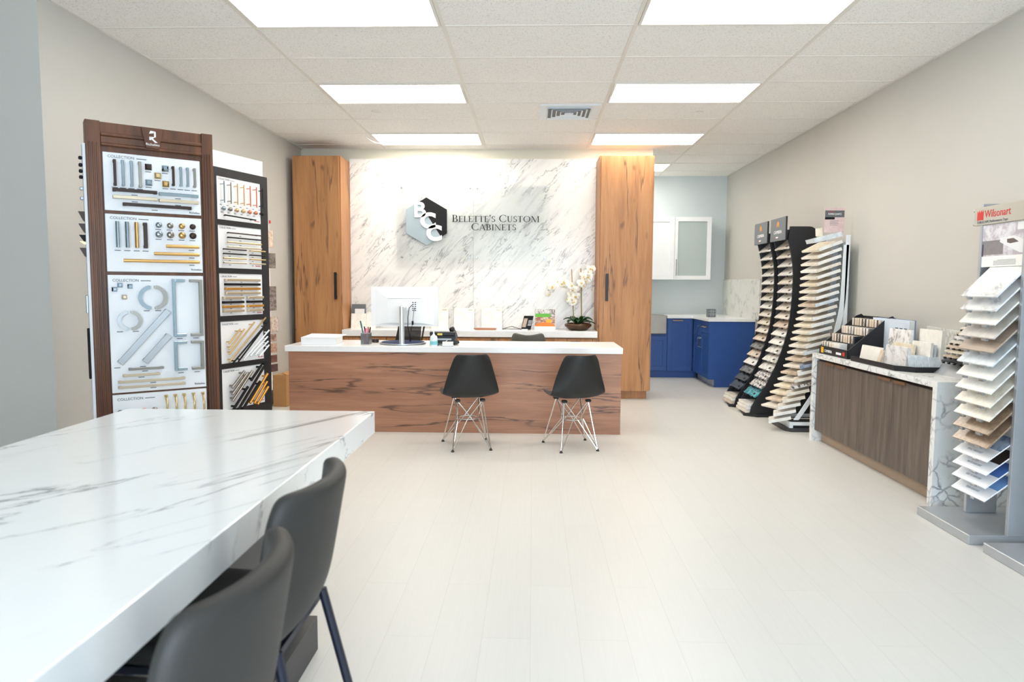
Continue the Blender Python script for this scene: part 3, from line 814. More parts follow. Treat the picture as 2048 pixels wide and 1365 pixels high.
part('cord', MB().tube([(-.745, 6.148, D + .055), (-.765, 6.10, D + .05), (-.80, 6.06, D + .012), (-.84, 6.08, D + .004)], .003, 6), plain('grey_cord', srgb(200, 202, 204), .5), t, True, label='pale grey cord')
t = thing('card_holder', 'small white card box at the desk edge before the phone', 'card box', (-.75, 6.02, D))
part('tray', MB().box(-.80, -.702, 5.995, 6.06, D, D + .012, .002), GREY_METAL, t, True)
part('cards', MB().box(-.796, -.706, 5.999, 6.05, D + .012, D + .04), PAPER, t, True)

# chairs behind the desk
MESH_BLACK = veil('black_chair_mesh', srgb(38, 34, 30), .78)
t = thing('office_chair', 'black mesh backed office chair behind the monitor', 'chair', (-1.24, 6.95, 0))
def mesh_back():
    b = MB()
    b.tube([(-1.385, 6.80, .70), (-1.335, 6.80, .90), (-1.30, 6.83, 1.02), (-1.13, 6.83, 1.03), (-1.085, 6.80, .90), (-1.12, 6.80, .70)], .010, 8, True)
    return b
part('back_frame', mesh_back(), BLACK, t, True)
part('back_mesh', MB().hexa([(-1.38, 6.798, .70), (-1.125, 6.798, .70), (-1.125, 6.802, .70), (-1.38, 6.802, .70)], [(-1.315, 6.80, 1.01), (-1.105, 6.80, 1.01), (-1.105, 6.804, 1.01), (-1.315, 6.804, 1.01)]), MESH_BLACK, t, True)
part('seat', MB().box(-1.48, -1.02, 6.80, 7.24, .44, .50, .02), BLACK, t, True)
part('back_bracket', MB().tube([(-1.25, 6.80, .72), (-1.25, 6.79, .55), (-1.25, 6.85, .45)], .02, 8), BLACK, t, True)
part('gas_column', MB().cyl((-1.25, 7.02, .09), (-1.25, 7.02, .44), .025, 14), BLACK_METAL, t, True)
for k in range(5):
    a = k * 2 * PI / 5
    ex, ey = -1.25 + .27 * math.cos(a), 7.02 + .27 * math.sin(a)
    part('base_arm', MB().tube([(-1.25, 7.02, .11), (ex, ey, .075)], [.02, .014], 8), BLACK, t, True)
    part('caster', MB().cyl((ex - .012 * math.sin(a), ey + .012 * math.cos(a), .028), (ex + .012 * math.sin(a), ey - .012 * math.cos(a), .028), .028, 14), BLACK, t, True)
t = thing('side_chair', 'grey padded chair behind the desk with only its back top showing', 'chair', (-.05, 7.2, 0))
prof = [(.22, .43, .2), (.18, .445, .215), (.08, .445, .22), (-.04, .44, .22), (-.12, .445, .22), (-.17, .48, .215), (-.19, .56, .205), (-.2, .66, .195), (-.21, .75, .18), (-.215, .80, .165), (-.217, .822, .145)]
mb = MB(); mb.M = Matrix.Translation((-.047, 7.24, 0))
def scoop(u, v):
    p = shell_fn(prof, .05, .02, 4.6)(u, v)
    return (p[0], p[1], p[2] - .022 * max(0, v - .8) * 5 * (1 - (2 * u - 1) ** 2) ** 2)
s = part('seat_shell', mb.grid(scoop, 9, 11), plain('moss_grey_fabric', srgb(88, 86, 78), .6), t, True, smooth=True)
smooth_mod(s, 2, .03)
for sx in (-1, 1):
    for sy in (-1, 1):
        part('leg', MB().tube([(-.047 + sx * .15, 7.22 + sy * .13, .43), (-.047 + sx * .2, 7.22 + sy * .2, 0)], .012, 8), BLACK_METAL, t, True)

# ------------------------------------------------------------------ things on the back counter
K = .788
def lean(name, x0, x1, z1, mt, label, cat, group=None, y=8.22, th=.012, tilt=.05, z0=K):
    """a board standing on the worktop and leaning against the marble"""
    top = 8.296 - th
    mb = MB().hexa([(x0, y, z0), (x1, y, z0), (x1, y + th, z0), (x0, y + th, z0)], [(x0, y + tilt, z1), (x1, y + tilt, z1), (x1, y + tilt + th, z1), (x0, y + tilt + th, z1)])
    return solo(name, mb, mt, label, cat, group)
lean('sample_book', -2.195, -2.03, 1.075, SIGN_GREY, 'tall dark grey sample book at the left end of the back counter', 'book', y=8.23, th=.03, tilt=.02)
S_W = speckle('pale_stone', srgb(236, 232, 224), srgb(246, 243, 237), 14, .25)
lean('stone_sample', -2.15, -2.035, 1.02, WHITE, 'tall narrow white stone sample before the dark sample book', 'stone sample', 'white stone samples on the back counter', y=8.19, tilt=.03)
lean('stone_sample', -2.185, -2.0, .965, S_W, 'wider white stone sample leaning in front of the tall narrow one', 'stone sample', 'white stone samples on the back counter', y=8.15, tilt=.03)
lean('stone_sample', -2.005, -1.89, .98, S_W, 'white stone sample right of the pencil cup pens, partly behind monitor', 'stone sample', 'white stone samples on the back counter', y=8.17, tilt=.06)
for i, (x0, x1, lb) in enumerate(((-1.23, -1.022, 'white panel sample partly hidden behind the monitor\'s right edge'), (-.953, -.709, 'white door panel sample, middle of three leaning on the marble'), (-.62, -.371, 'white door panel sample, rightmost of three leaning on the marble'))):
    t = thing('panel_sample', lb, 'panel sample', ((x0 + x1) / 2, 8.24, K), 0, 'white panel samples on the back counter')
    part('board', MB().hexa([(x0, 8.235, K), (x1, 8.235, K), (x1, 8.247, K), (x0, 8.247, K)], [(x0, 8.27, 1.036), (x1, 8.27, 1.036), (x1, 8.282, 1.036), (x0, 8.282, 1.036)]), S_W, t, True)
    part('sticker', MB().hexa([(x1 - .075, 8.264, 1.008), (x1 - .02, 8.264, 1.008), (x1 - .02, 8.267, 1.008), (x1 - .075, 8.267, 1.008)], [(x1 - .075, 8.265, 1.018), (x1 - .02, 8.265, 1.018), (x1 - .02, 8.268, 1.018), (x1 - .075, 8.268, 1.018)]), TAN_METAL, t, True, label='small beige sticker')
OAKCHIP = wood('reddish_wood_sample', 0, srgb(196, 140, 108), srgb(176, 120, 90), srgb(150, 98, 72), srgb(90, 60, 45), .5, cracks=False)
solo('wood_sample', MB().box(-.70, -.43, 8.05, 8.18, K + .008, K + .016), OAKCHIP, 'reddish wood sample lying on top of another before the white panels', 'wood sample', 'flat wood samples')
solo('wood_sample', MB().box(-.66, -.44, 7.98, 8.12, K, K + .008), OAKCHIP, 'reddish wood sample lying underneath on the back counter', 'wood sample', 'flat wood samples')
solo('brochure', MB().box(-.36, -.06, 7.90, 8.06, K, K + .012), PAPER, 'stack of white brochures lying flat on the back counter', 'brochure')
t = thing('open_booklet', 'dark brown booklet lying open on the white brochures', 'booklet', (-.25, 8.0, K + .012))
part('cover', MB().add([(-.36, 7.93, K + .0125), (-.25, 7.95, K + .045), (-.13, 7.93, K + .0125), (-.36, 8.05, K + .0125), (-.25, 8.05, K + .045), (-.13, 8.05, K + .0125), (-.36, 7.93, K + .0155), (-.25, 7.95, K + .048), (-.13, 7.93, K + .0155), (-.36, 8.05, K + .0155), (-.25, 8.05, K + .048), (-.13, 8.05, K + .0155)],
     [(0, 3, 4, 1), (1, 4, 5, 2), (6, 7, 10, 9), (7, 8, 11, 10), (0, 1, 7, 6), (1, 2, 8, 7), (3, 9, 10, 4), (4, 10, 11, 5), (0, 6, 9, 3), (2, 5, 11, 8)]), BRONZE, t, True)
t = thing('brochure_stand_card', 'dark tilted booklet with white lines left of the magazine', 'booklet', (-.06, 8.12, K))
b = MB().prism([(-.14, K), (-.025, K), (.008, K + .165), (-.105, K + .165)], (0, 8.13, 0), (1, 0, 0), (0, 0, 1), (0, -1, 0), 0, .012)
part('cover', b, INK, t, True)
part('picture', MB().prism([(-.128, K + .03), (-.085, K + .03), (-.060, K + .135), (-.103, K + .135)], (0, 8.13, 0), (1, 0, 0), (0, 0, 1), (0, -1, 0), .012, .0128), plain('beige_photo', srgb(190, 165, 150), .5, var=.3, scale=40), t, True)
tl = MB()
for i in range(5):
    z = K + .05 + i * .014; dx = (z - K) * .2
    tl.prism([(-.072 + dx, z), (-.03 + dx, z), (-.0295 + dx, z + .005), (-.0715 + dx, z + .005)], (0, 8.13, 0), (1, 0, 0), (0, 0, 1), (0, -1, 0), .012, .0128)
part('print_lines', tl, WHITE_INK, t, True)

t = thing('magazine', 'upright magazine with green banner and orange kitchen picture on the counter', 'magazine', (.145, 8.2, K))
MO, MA, MU = Vector((.02, 8.17, K)), Vector((1, 0, 0)), Vector((0, .10, .244)).normalized()
MN = MA.cross(MU)
def mg(x0, x1, y0, y1, d0, d1): return MB().prism([(x0, y0), (x1, y0), (x1, y1), (x0, y1)], MO, MA, MU, MN, d0, d1)
part('pages', mg(0, .25, 0, .262, -.006, 0), PAPER, t, True)
part('cover_photo', mg(.004, .246, .04, .16, 0, .0004), speckle('kitchen_photo', srgb(150, 96, 82), srgb(214, 196, 176), 26, .3), t, True, label='kitchen picture')
part('cover_photo', MB().prism([(.004 + .0, .04)] + [(.125 + .121 * math.cos(R(a)), .04 + .052 * math.sin(R(a))) for a in range(0, 181, 15)], MO, MA, MU, MN, .0004, .0008), plain('orange_table', srgb(224, 126, 44), .4), t, True, label='orange table')
part('cover_photo', mg(.135, .205, .085, .13, .0004, .0008), plain('amber_stool', srgb(226, 170, 60), .4), t, True, label='amber seat')
part('cover_photo', mg(.004, .246, .16, .258, 0, .0004), speckle('grey_photo', srgb(120, 104, 104), srgb(212, 206, 204), 22, .3), t, True, label='grey top of picture')
part('banner', mg(.012, .19, .158, .202, .0004, .0009), plain('green_banner', srgb(92, 176, 58), .4), t, True, label='green banner')
ls, xe = serif_line('CAMBRIA', 0, 0, .042, .042, .0006, .0014)
kk = .235 / xe
ls, xe = serif_line('CAMBRIA', .008, 0, .042, .042, 0, 0, stretch=kk)
mbw = MB()
x = .008
for c in 'CAMBRIA':
    gl, adv = serif_glyph(c)
    for p in gl:
        ar = sum(p[i][0] * p[(i + 1) % len(p)][1] - p[(i + 1) % len(p)][0] * p[i][1] for i in range(len(p)))
        if ar < 0: p = p[::-1]
        mbw.prism([(x + q[0] * .042 * kk, .206 + q[1] * .042) for q in p], MO, MA, MU, MN, .0006, .0016)
    x += (adv + .02) * .042 * kk
part('masthead', mbw, WHITE_INK, t, True, label='white masthead lettering')

# orchid
t = thing('potted_orchid', 'white flowering orchid in a wide bronze bowl on the counter', 'plant', (.535, 8.1, K))
ox, oy = .535, 8.1
part('bowl', MB().lathe([(.085, 0), (.115, .012), (.158, .05), (.16, .068), (.14, .084), (.132, .082), (.148, .066), (.14, .06), (0.001, .06)], (ox, oy, K), 40), plain('bronze_glaze', srgb(86, 62, 44), .28, .5, var=.1), t, True, smooth=True)
part('soil', MB().lathe([(.138, 0), (.10, .012), (.001, .016)], (ox, oy, K + .060), 24), plain('moss_soil', srgb(62, 62, 36), .9, var=.25, scale=60), t, True)
LEAF = plain('orchid_leaf', srgb(46, 84, 44), .35, var=.2, scale=12)
def leaf(a, ln, up, wd, droop):
    def fn(u, v):
        r = ln * v
        s = (2 * u - 1) * wd * math.sin(PI * min(1, .12 + v * .88)) ** .7
        z = up * math.sin(v * PI * .55) - droop * v * v + abs(2 * u - 1) * .012
        return (ox + math.cos(a) * (.02 + r) - math.sin(a) * s, oy + math.sin(a) * (.02 + r) * .8 + math.cos(a) * s, K + .075 + z)
    return MB().grid(fn, 5, 9)
for i in range(15):
    a = i * 2 * PI / 15 + .2 * random.random()
    lf = part('leaf', leaf(a, .12 + .06 * random.random(), .06 + .05 * random.random(), .03, .03 + .05 * random.random()), LEAF, t, True, smooth=True)
    m = lf.modifiers.new('thick', 'SOLIDIFY'); m.thickness = .002
lf = part('leaf', leaf(-.35, .19, .05, .032, .05), LEAF, t, True, smooth=True)
BAMBOO = plain('bamboo_stake', srgb(190, 150, 104), .5)
part('stake', MB().tube([(ox - .05, oy, K + .06), (ox - .075, oy - .01, 1.30), (ox - .085, oy - .01, 1.505)], .006, 8), BAMBOO, t, True)
part('stake', MB().tube([(ox + .04, oy, K + .06), (ox + .03, oy - .005, 1.3), (ox + .022, oy - .01, 1.515)], .007, 8), BAMBOO, t, True)
STEMG = plain('orchid_stem', srgb(120, 128, 70), .5)
s1 = [(ox - .05, oy - .01, K + .07), (ox - .072, oy - .02, 1.15), (ox - .09, oy - .02, 1.28), (ox - .15, oy - .02, 1.345), (ox - .24, oy - .02, 1.34), (ox - .32, oy - .02, 1.28), (ox - .37, oy - .02, 1.215)]
s2 = [(ox + .04, oy - .01, K + .07), (ox + .032, oy - .02, 1.22), (ox + .04, oy - .02, 1.34), (ox + .08, oy - .02, 1.43), (ox + .12, oy - .02, 1.485), (ox + .175, oy - .02, 1.495)]
part('stem', MB().tube(s1, .004, 6), STEMG, t, True); part('stem', MB().tube(s2, .004, 6), STEMG, t, True)
def catmull(P, n):
    out = []
    for i in range(len(P) - 1):
        a, b, c, d = P[max(i - 1, 0)], P[i], P[i + 1], P[min(i + 2, len(P) - 1)]
        for k in range(n):
            q = k / n
            out.append(tuple(.5 * (2 * b[j] + (c[j] - a[j]) * q + (2 * a[j] - 5 * b[j] + 4 * c[j] - d[j]) * q * q + (3 * b[j] - a[j] - 3 * c[j] + d[j]) * q ** 3) for j in range(3)))
    return out + [P[-1]]
PETAL = plain('white_petal', srgb(247, 245, 236), .5, var=.02)
LIP = plain('yellow_lip', srgb(226, 190, 90), .5)
fm = MB()
for k, (ln, wd) in enumerate(((.034, .017), (.036, .024), (.032, .015), (.032, .015), (.036, .024))):
    a = PI / 2 + k * 2 * PI / 5
    def fn(u, v, a=a, ln=ln, wd=wd):
        s = (2 * u - 1) * wd * math.sin(PI * (.08 + .9 * v)) ** .6
        r = .004 + ln * v
        return (math.cos(a) * r - math.sin(a) * s, -.004 - .008 * v + .012 * v * v + .006 * abs(2 * u - 1), math.sin(a) * r + math.cos(a) * s)
    fm.grid(fn, 5, 6)
f0 = part('flower', fm, PETAL, t, False, smooth=True)
l0 = part('lip', MB().ball((0, -.012, -.006), .008, 6, (1, 1, .8)), LIP, f0, False, smooth=True)
fl = []
for P, lo, hi, cnt, sp in ((s1, .30, .92, 21, .03), (s2, .42, .92, 18, .034)):
    path = catmull(P, 10)
    for i in range(cnt):
        q = path[int((lo + (hi - lo) * i / (cnt - 1)) * (len(path) - 1))]
        fl.append((q[0] + random.uniform(-sp, sp), q[1] - .02 + random.uniform(-.03, .03), q[2] + random.uniform(-sp, sp) - .005))
for i in range(9): fl.append((ox - .075 + random.uniform(-.05, .055), oy - .035 + random.uniform(-.02, .02), 1.18 + random.uniform(-.07, .1)))
for i, p in enumerate(fl):
    o = f0 if i == 0 else f0.copy()
    if i:
        C.objects.link(o); o.parent = t
        l = l0.copy(); C.objects.link(l); l.parent = o
    p = (min(p[0], .685), p[1], p[2])
    o.location = Vector(p) - Vector(t.location)
    o.rotation_euler = (random.uniform(-.5, .5), random.uniform(-.6, .6), random.uniform(-.9, .9))
    k = random.uniform(1.05, 1.4); o.scale = (k, k, k)
bd = MB()
for P in (s1, s2):
    for q in catmull(P, 10)[-9:]:
        bd.ball((q[0] + random.uniform(-.012, .012), q[1], q[2] + random.uniform(-.012, .012)), .007, 5)
part('buds', bd, STEMG, t, True, smooth=True)['kind'] = 'stuff'

# cardboard box on the floor, left of the desk
t = thing('cardboard_box', 'brown cardboard box on the floor between display board and desk', 'box', (-2.68, 7.33, 0), R(-8))
part('carton', MB().box(-.075, .075, -.15, .14, 0, .34), CARD_BROWN, t)
part('flap', MB().hexa([(.075, -.13, .34), (.079, -.13, .34), (.079, .13, .345), (.075, .13, .345)], [(.02, -.13, .365), (.022, -.13, .368), (.02, .13, .37), (.016, .13, .367)]), CARD_BROWN, t)
part('packing_tape', MB().box(.0752, .0765, -.02, .03, .12, .22), plain('clear_tape', srgb(215, 205, 190), .25), t)
# ------------------------------------------------------------------ hardware display boards on the left
# local frame of a board: x along its width, -y towards the viewer, z up
PANEL = plain('white_ribbed_panel', srgb(236, 237, 240), .45, var=.015)
def pull(p, x0, z0, x1, z1, wd, hh, mt, y0, flat=True, label=None):
    """a bar pull from (x0,z0) to (x1,z1) on the panel face y0: bar and two feet, one mesh"""
    a = Vector((x1 - x0, 0, z1 - z0)); ln = a.length; a.normalize()
    mb = MB()
    mb.M = Matrix((a, Vector((0, -1, 0)), a.cross(Vector((0, -1, 0))))).transposed().to_4x4()
    mb.M.translation = Vector((x0, y0, z0))
    f = min(.016, ln * .12)
    if flat:
        mb.box(0, ln, hh - .007, hh, -wd / 2, wd / 2, .0015).box(.0, f, 0, hh - .007, -wd / 2, wd / 2, .001).box(ln - f, ln, 0, hh - .007, -wd / 2, wd / 2, .001)
    else:
        mb.tube([(0, hh, 0), (ln, hh, 0)], wd / 2, 10)
        o = min(.025, ln * .12)
        mb.tube([(o, 0, 0), (o, hh, 0)], wd * .38, 8).tube([(ln - o, 0, 0), (ln - o, hh, 0)], wd * .38, 8)
    return part('bar_pull', mb, mt, p, smooth=False, label=label)
def knob(p, x, z, r, mt, y0, square=False):
    mb = MB()
    if square:
        mb.hexa([(x - r, y0 - .014, z - r), (x + r, y0 - .014, z - r), (x + r, y0 - .014, z + r), (x - r, y0 - .014, z + r)], [(x - r * .5, y0 - .026, z - r * .5), (x + r * .5, y0 - .026, z - r * .5), (x + r * .5, y0 - .026, z + r * .5), (x - r * .5, y0 - .026, z + r * .5)])
        mb.box(x - r * .4, x + r * .4, y0 - .014, y0, z - r * .4, z + r * .4)
    else:
        mb.M = Matrix.Translation((x, y0, z)) @ Matrix.Rotation(R(90), 4, 'X')
        mb.lathe([(r * .45, 0), (r * .4, .012), (r, .018), (r * .95, .026), (r * .5, .031), (.0005, .032)], (0, 0, 0), 18)
    return part('knob', mb, mt, p, smooth=not square)
def arcpull(p, x, z, r, wd, a0, a1, mt, y0):
    mb = MB(); n = 14
    po = [(x + r * math.cos(R(a0 + (a1 - a0) * i / n)), z + r * math.sin(R(a0 + (a1 - a0) * i / n))) for i in range(n + 1)]
    pi_ = [(x + (r - wd) * math.cos(R(a0 + (a1 - a0) * i / n)), z + (r - wd) * math.sin(R(a0 + (a1 - a0) * i / n))) for i in range(n + 1)]
    for i in range(n):
        mb.prism([pi_[i], po[i], po[i + 1], pi_[i + 1]], (0, y0, 0), (1, 0, 0), (0, 0, 1), (0, -1, 0), .014, .024)
    for q in (0, n):
        cx, cz = (po[q][0] + pi_[q][0]) / 2, (po[q][1] + pi_[q][1]) / 2
        mb.box(cx - wd * .35, cx + wd * .35, y0 - .014, y0, cz - wd * .35, cz + wd * .35)
    return part('curved_pull', mb, mt, p)
def bowpull(p, x, z0, z1, r, mt, y0, dx=0):
    n = 10
    pts = [(x + dx * math.sin(PI * i / n), y0 - .034 * min(1, 3 * min(i, n - i) / n) ** .6, z0 + (z1 - z0) * i / n) for i in range(n + 1)]
    return part('bow_pull', MB().tube(pts, r, 8).box(x - r * 1.6, x + r * 1.6, y0 - .006, y0, z0 - r, z0 + r).box(x - r * 1.6, x + r * 1.6, y0 - .006, y0, z1 - r, z1 + r), mt, p, smooth=False)
def captions(p, spots, y0, wd=.03):
    mb = MB()
    for x, z in spots:
        mb.box(x - wd / 2, x + wd / 2, y0 - .0006, y0, z - .0022, z + .0022)
    part('caption', mb, GREY_PRINT, p)
def header(p, x, z, sz, y0, brand_x=None, brand_z=None, mt=INK, bs=.03):
    writing('lettering', 'COLLECTION', sz, (x, y0 - .0008, z), (1, 0, 0), (0, 0, 1), GREY_PRINT, p, world=False)
    part('caption', MB().box(x + sz * 6.6, x + sz * 9.0, y0 - .0007, y0, z + sz * .15, z + sz * .35), GREY_PRINT, p)
    if brand_x is not None:
        writing('lettering', 'Richelieu', bs, (brand_x, y0 - .0008, brand_z), (1, 0, 0), (0, 0, 1), mt, p, align='RIGHT', world=False)

# ---- brown tower
B1 = thing('display_board', 'tall brown wooden hardware display board with white sample panels', 'display board', (-2.345, 3.70, 0), R(37.5))
FX0, FX1 = -.06, .56
f = MB().box(FX0, FX1, .0, .075, 0, 2.10)
part('board', f, WALNUT, B1, label='dark brown wooden board')
for (a, b) in ((FX0 - .008, .002), (.508, FX1 + .008)):
    c = MB().box(a, b, -.022, .08, 0, 2.175, .002)
    w3 = (b - a)
    for i in range(3):
        c.box(a + w3 * (.18 + .26 * i), a + w3 * (.30 + .26 * i), -.027, -.022, .06, 2.06, .002)
    part('fluted_post', c, WALNUT, B1)
cr = MB().box(.002, .508, -.012, .075, 2.10, 2.172, .001).box(.002, .508, -.030, -.012, 2.098, 2.116, .004).box(.002, .508, -.022, -.012, 2.06, 2.098, .003).box(.002, .508, -.028, -.012, 2.046, 2.062, .004)
part('crown_moulding', cr, WALNUT, B1)
pq = part('plaque', MB().prism([(.218, 2.055), (.282, 2.055), (.305, 2.165), (.195, 2.165)], (0, 0, 0), (1, 0, 0), (0, 0, 1), (0, -1, 0), .028, .048), WALNUT, B1, label='trapezoid emblem plaque')
em = MB()
for q in ([(.234, 2.132), (.240, 2.148), (.262, 2.148), (.262, 2.138)], [(.253, 2.148), (.262, 2.148), (.267, 2.143), (.267, 2.115), (.258, 2.115), (.258, 2.138)], [(.234, 2.116), (.262, 2.116), (.254, 2.108), (.234, 2.108)],
          [(.234, 2.116), (.234, 2.098), (.243, 2.098), (.243, 2.116)], [(.236, 2.110), (.248, 2.110), (.275, 2.086), (.262, 2.086)]):
    ar = sum(q[i][0] * q[(i + 1) % len(q)][1] - q[(i + 1) % len(q)][0] * q[i][1] for i in range(len(q)))
    em.prism(q if ar > 0 else q[::-1], (0, 0, 0), (1, 0, 0), (0, 0, 1), (0, -1, 0), .048, .0495)
part('emblem', em, WHITE_INK, pq, label='white letter R emblem')
writing('lettering', 'Richelieu', .019, (.25, -.0488, 2.068), (1, 0, 0), (0, 0, 1), WHITE_INK, pq, align='CENTER', world=False)
Y0 = -.012
def panel(z0, z1, x0=.010, x1=.497, root=None, y0=-.012):
    return part('sample_panel', MB().box(x0, x1, y0, y0 + .0115, z0, z1, .001), PANEL, root, label='white sample panel')
def U(u): return .010 + .487 * u
# first panel
p = panel(1.703, 2.015, root=B1)
def V(v): return 2.015 - .312 * v
header(p, U(.045), V(.088), .021, Y0, U(.985), V(.975), INK, .0155)
for u, m in zip((.107, .186, .271, .356), (BRONZE, CHROME, CHROME, NICKEL)): pull(p, U(u), V(.575), U(u), V(.125), .014, .03, m, Y0)
for u, m in zip((.70, .78, .853, .93), (BRONZE, CHROME, CHROME, NICKEL)): pull(p, U(u), V(.50), U(u), V(.15), .013, .03, m, Y0)
for u, v, m in ((.446, .20, BRONZE), (.62, .20, CHROME), (.54, .34, GOLD), (.445, .475, CHROME), (.62, .475, BRASS)): knob(p, U(u), V(v), .017, m, Y0, True)
for u0, u1, v, m in ((.08, .525, .645, BRONZE), (.545, .965, .66, CHROME), (.08, .525, .765, TAN_METAL), (.545, .965, .775, TAN_METAL), (.175, .885, .885, BRONZE)): pull(p, U(u0), V(v), U(u1), V(v), .018, .028, m, Y0)
captions(p, [(U(u), V(v)) for u, v in ((.107, .60), (.186, .60), (.271, .60), (.356, .60), (.446, .28), (.62, .28), (.54, .42), (.445, .555), (.62, .555), (.70, .55), (.78, .55), (.853, .55), (.93, .55), (.3, .71), (.75, .72), (.3, .83), (.75, .84), (.5, .955))], Y0)
# second panel
p = panel(1.370, 1.684, root=B1)
def V(v): return 1.684 - .314 * v
header(p, U(.045), V(.088), .021, Y0, U(.985), V(.96), INK, .0155)
for u, m in zip((.11, .205, .30, .39), (CHROME, CHROME, BRASS, BRONZE)): pull(p, U(u), V(.58), U(u), V(.13), .020, .026, m, Y0, m is BRONZE)
for v, r in ((.16, .0165), (.325, .019)):
    for u, m in zip((.53, .65, .775, .893), (CHROME, NICKEL, BRASS, BRONZE)): knob(p, U(u), V(v), r, m, Y0)
pull(p, U(.60), V(.53), U(.955), V(.53), .018, .024, BRASS, Y0, False); pull(p, U(.47), V(.67), U(.955), V(.67), .018, .024, BRASS, Y0, False); pull(p, U(.16), V(.805), U(.955), V(.805), .018, .024, BRASS, Y0, False)
captions(p, [(U(u), V(v)) for u, v in ((.11, .63), (.205, .63), (.30, .63), (.39, .63), (.53, .235), (.65, .235), (.775, .235), (.893, .235), (.53, .41), (.65, .41), (.775, .41), (.893, .41), (.88, .59), (.88, .73), (.88, .865))], Y0)
# third panel
p = panel(.695, 1.351, root=B1)
def V(v): return 1.351 - .656 * v
header(p, U(.045), V(.055), .021, Y0, U(.985), V(.975), INK, .0155)
arcpull(p, U(.435), V(.19), .070, .020, 100, 260, CHROME, Y0); arcpull(p, U(.455), V(.19), .070, .020, -80, 80, NICKEL, Y0)
arcpull(p, U(.19), V(.385), .056, .018, 100, 260, GREY_METAL, Y0); arcpull(p, U(.21), V(.385), .056, .018, -80, 80, NICKEL, Y0)
pull(p, U(.085), V(.745), U(.60), V(.305), .034, .026, SILVER, Y0); pull(p, U(.335), V(.745), U(.60), V(.52), .034, .026, SILVER, Y0)
for z0_, z1_ in ((.03, .535), (.575, .835)):
    for u, sgn, m in ((.65, 1, CHROME), (.975, -1, NICKEL)):
        mb = MB()
        x = U(u)
        mb.box(x, x + sgn * .016, Y0 - .03, Y0, V(z1_), V(z0_), .001).box(x + sgn * .016, x + sgn * .066, Y0 - .03, Y0, V(z0_) - .016, V(z0_), .001).box(x + sgn * .016, x + sgn * .066, Y0 - .03, Y0, V(z1_), V(z1_) + .016, .001)
        part('bracket_pull', mb, m, p)
for u0, u1, v in ((.17, .53, .80), (.11, .49, .852), (.06, .76, .905), (.06, .76, .952)): pull(p, U(u0), V(v), U(u1), V(v), .014, .024, TAN_METAL if v > .82 else NICKEL, Y0)
for u, v, m in ((.115, .085, CHROME), (.215, .095, CHROME), (.06, .12, CHROME), (.155, .185, TAN_METAL)): knob(p, U(u), V(v), .013, m, Y0, True)
captions(p, [(U(u), V(v)) for u, v in ((.38, .305), (.50, .305), (.1, .48), (.26, .48), (.06, .785), (.32, .785), (.72, .555), (.9, .555), (.72, .86), (.9, .86), (.34, .825), (.3, .877), (.42, .93), (.42, .975))], Y0)
# fourth panel (mostly behind the island)
p = panel(.37, .684, root=B1)
def V(v): return .684 - .314 * v
header(p, U(.045), V(.11), .021, Y0)
for u in (.55, .65, .745, .85, .955): bowpull(p, U(u), V(.55), V(.08), .006, GOLD, Y0)
for u, m in ((.07, BRONZE), (.19, CHROME), (.31, COPPER), (.42, NICKEL)): knob(p, U(u), V(.32), .018, m, Y0)
# left end of the tower: a white panel seen edge-on with its own pulls
e = part('end_panel', MB().box(FX0 - .022, FX0 - .009, -.01, .07, .05, 2.05), PANEL, B1, label='white panel on the left end')
for z, m in ((1.975, INK), (1.937, INK), (1.905, INK), (1.873, INK), (1.812, GREY_METAL), (1.76, GREY_METAL)):
    part('knob', MB().box(FX0 - .040, FX0 - .022, .012, .034, z - .009, z + .009, .004), m, e)
for z, m, l in ((1.69, BRONZE, .06), (1.625, BRONZE, .055), (1.565, INK, .045), (1.53, GOLD, .02), (1.495, BRONZE, .055)):
    part('bar_pull', MB().hexa([(FX0 - .03, .012, z - l * .8), (FX0 - .022, .012, z - l * .9), (FX0 - .022, .03, z - l * .9), (FX0 - .03, .03, z - l * .8)], [(FX0 - .052, .012, z), (FX0 - .022, .012, z), (FX0 - .022, .03, z), (FX0 - .052, .03, z)]), m, e)
part('bar_pull', MB().box(FX0 - .034, FX0 - .022, .015, .03, 1.14, 1.24, .003), SILVER, e)
part('bar_pull', MB().box(FX0 - .034, FX0 - .022, .015, .03, .78, 1.06, .003), INK, e)

# ---- black tower
B2 = thing('display_board', 'black framed hardware display board right of the brown one', 'display board', (-2.242, 4.82, 0), R(71))
fr = MB()
X0, X1 = -.035, .520
rows = [(1.765, 2.067), (1.421, 1.725), (1.077, 1.381), (.732, 1.035), (.39, .692)]
fr.box(X0, .002, -.014, .03, 0, 2.127).box(.447, X1, -.014, .03, 0, 2.127).box(.002, .447, -.014, .03, 2.069, 2.127)
for (a, b), (c_, d_) in zip(rows, rows[1:]): fr.box(.002, .447, -.014, .03, d_ + .001, a - .001)
fr.box(.002, .447, -.014, .03, 0, .388)
part('frame', fr, BLACK_BOARD, B2, label='matt black frame')
def U(u): return .003 + .443 * u
Y0 = -.008
RC = RED
def panel2(i): return part('sample_panel', MB().box(.002, .446, Y0, .02, rows[i][0] - .0005, rows[i][1] + .0005), PANEL, B2, label='white sample panel')
def mkV(i): return lambda v: rows[i][1] - (rows[i][1] - rows[i][0]) * v
p = panel2(0); V = mkV(0)
header(p, U(.04), V(.075), .0178, Y0, U(.97), V(.96), RC, .0150)
for k, m in enumerate((CHROME, NICKEL, GOLD, GOLD, COPPER, COPPER, INK)):
    u = .085 + k * .147
    pull(p, U(u), V(.62), U(u), V(.12), .009, .036, m, Y0, False)
    knob(p, U(u + .02), V(.745), .015, m, Y0)
pull(p, U(.09), V(.90), U(.80), V(.93), .010, .032, INK, Y0, False)
captions(p, [(U(.085 + k * .147), V(.655)) for k in range(7)] + [(U(.1 + k * .147), V(.83)) for k in range(6)], Y0, .02)
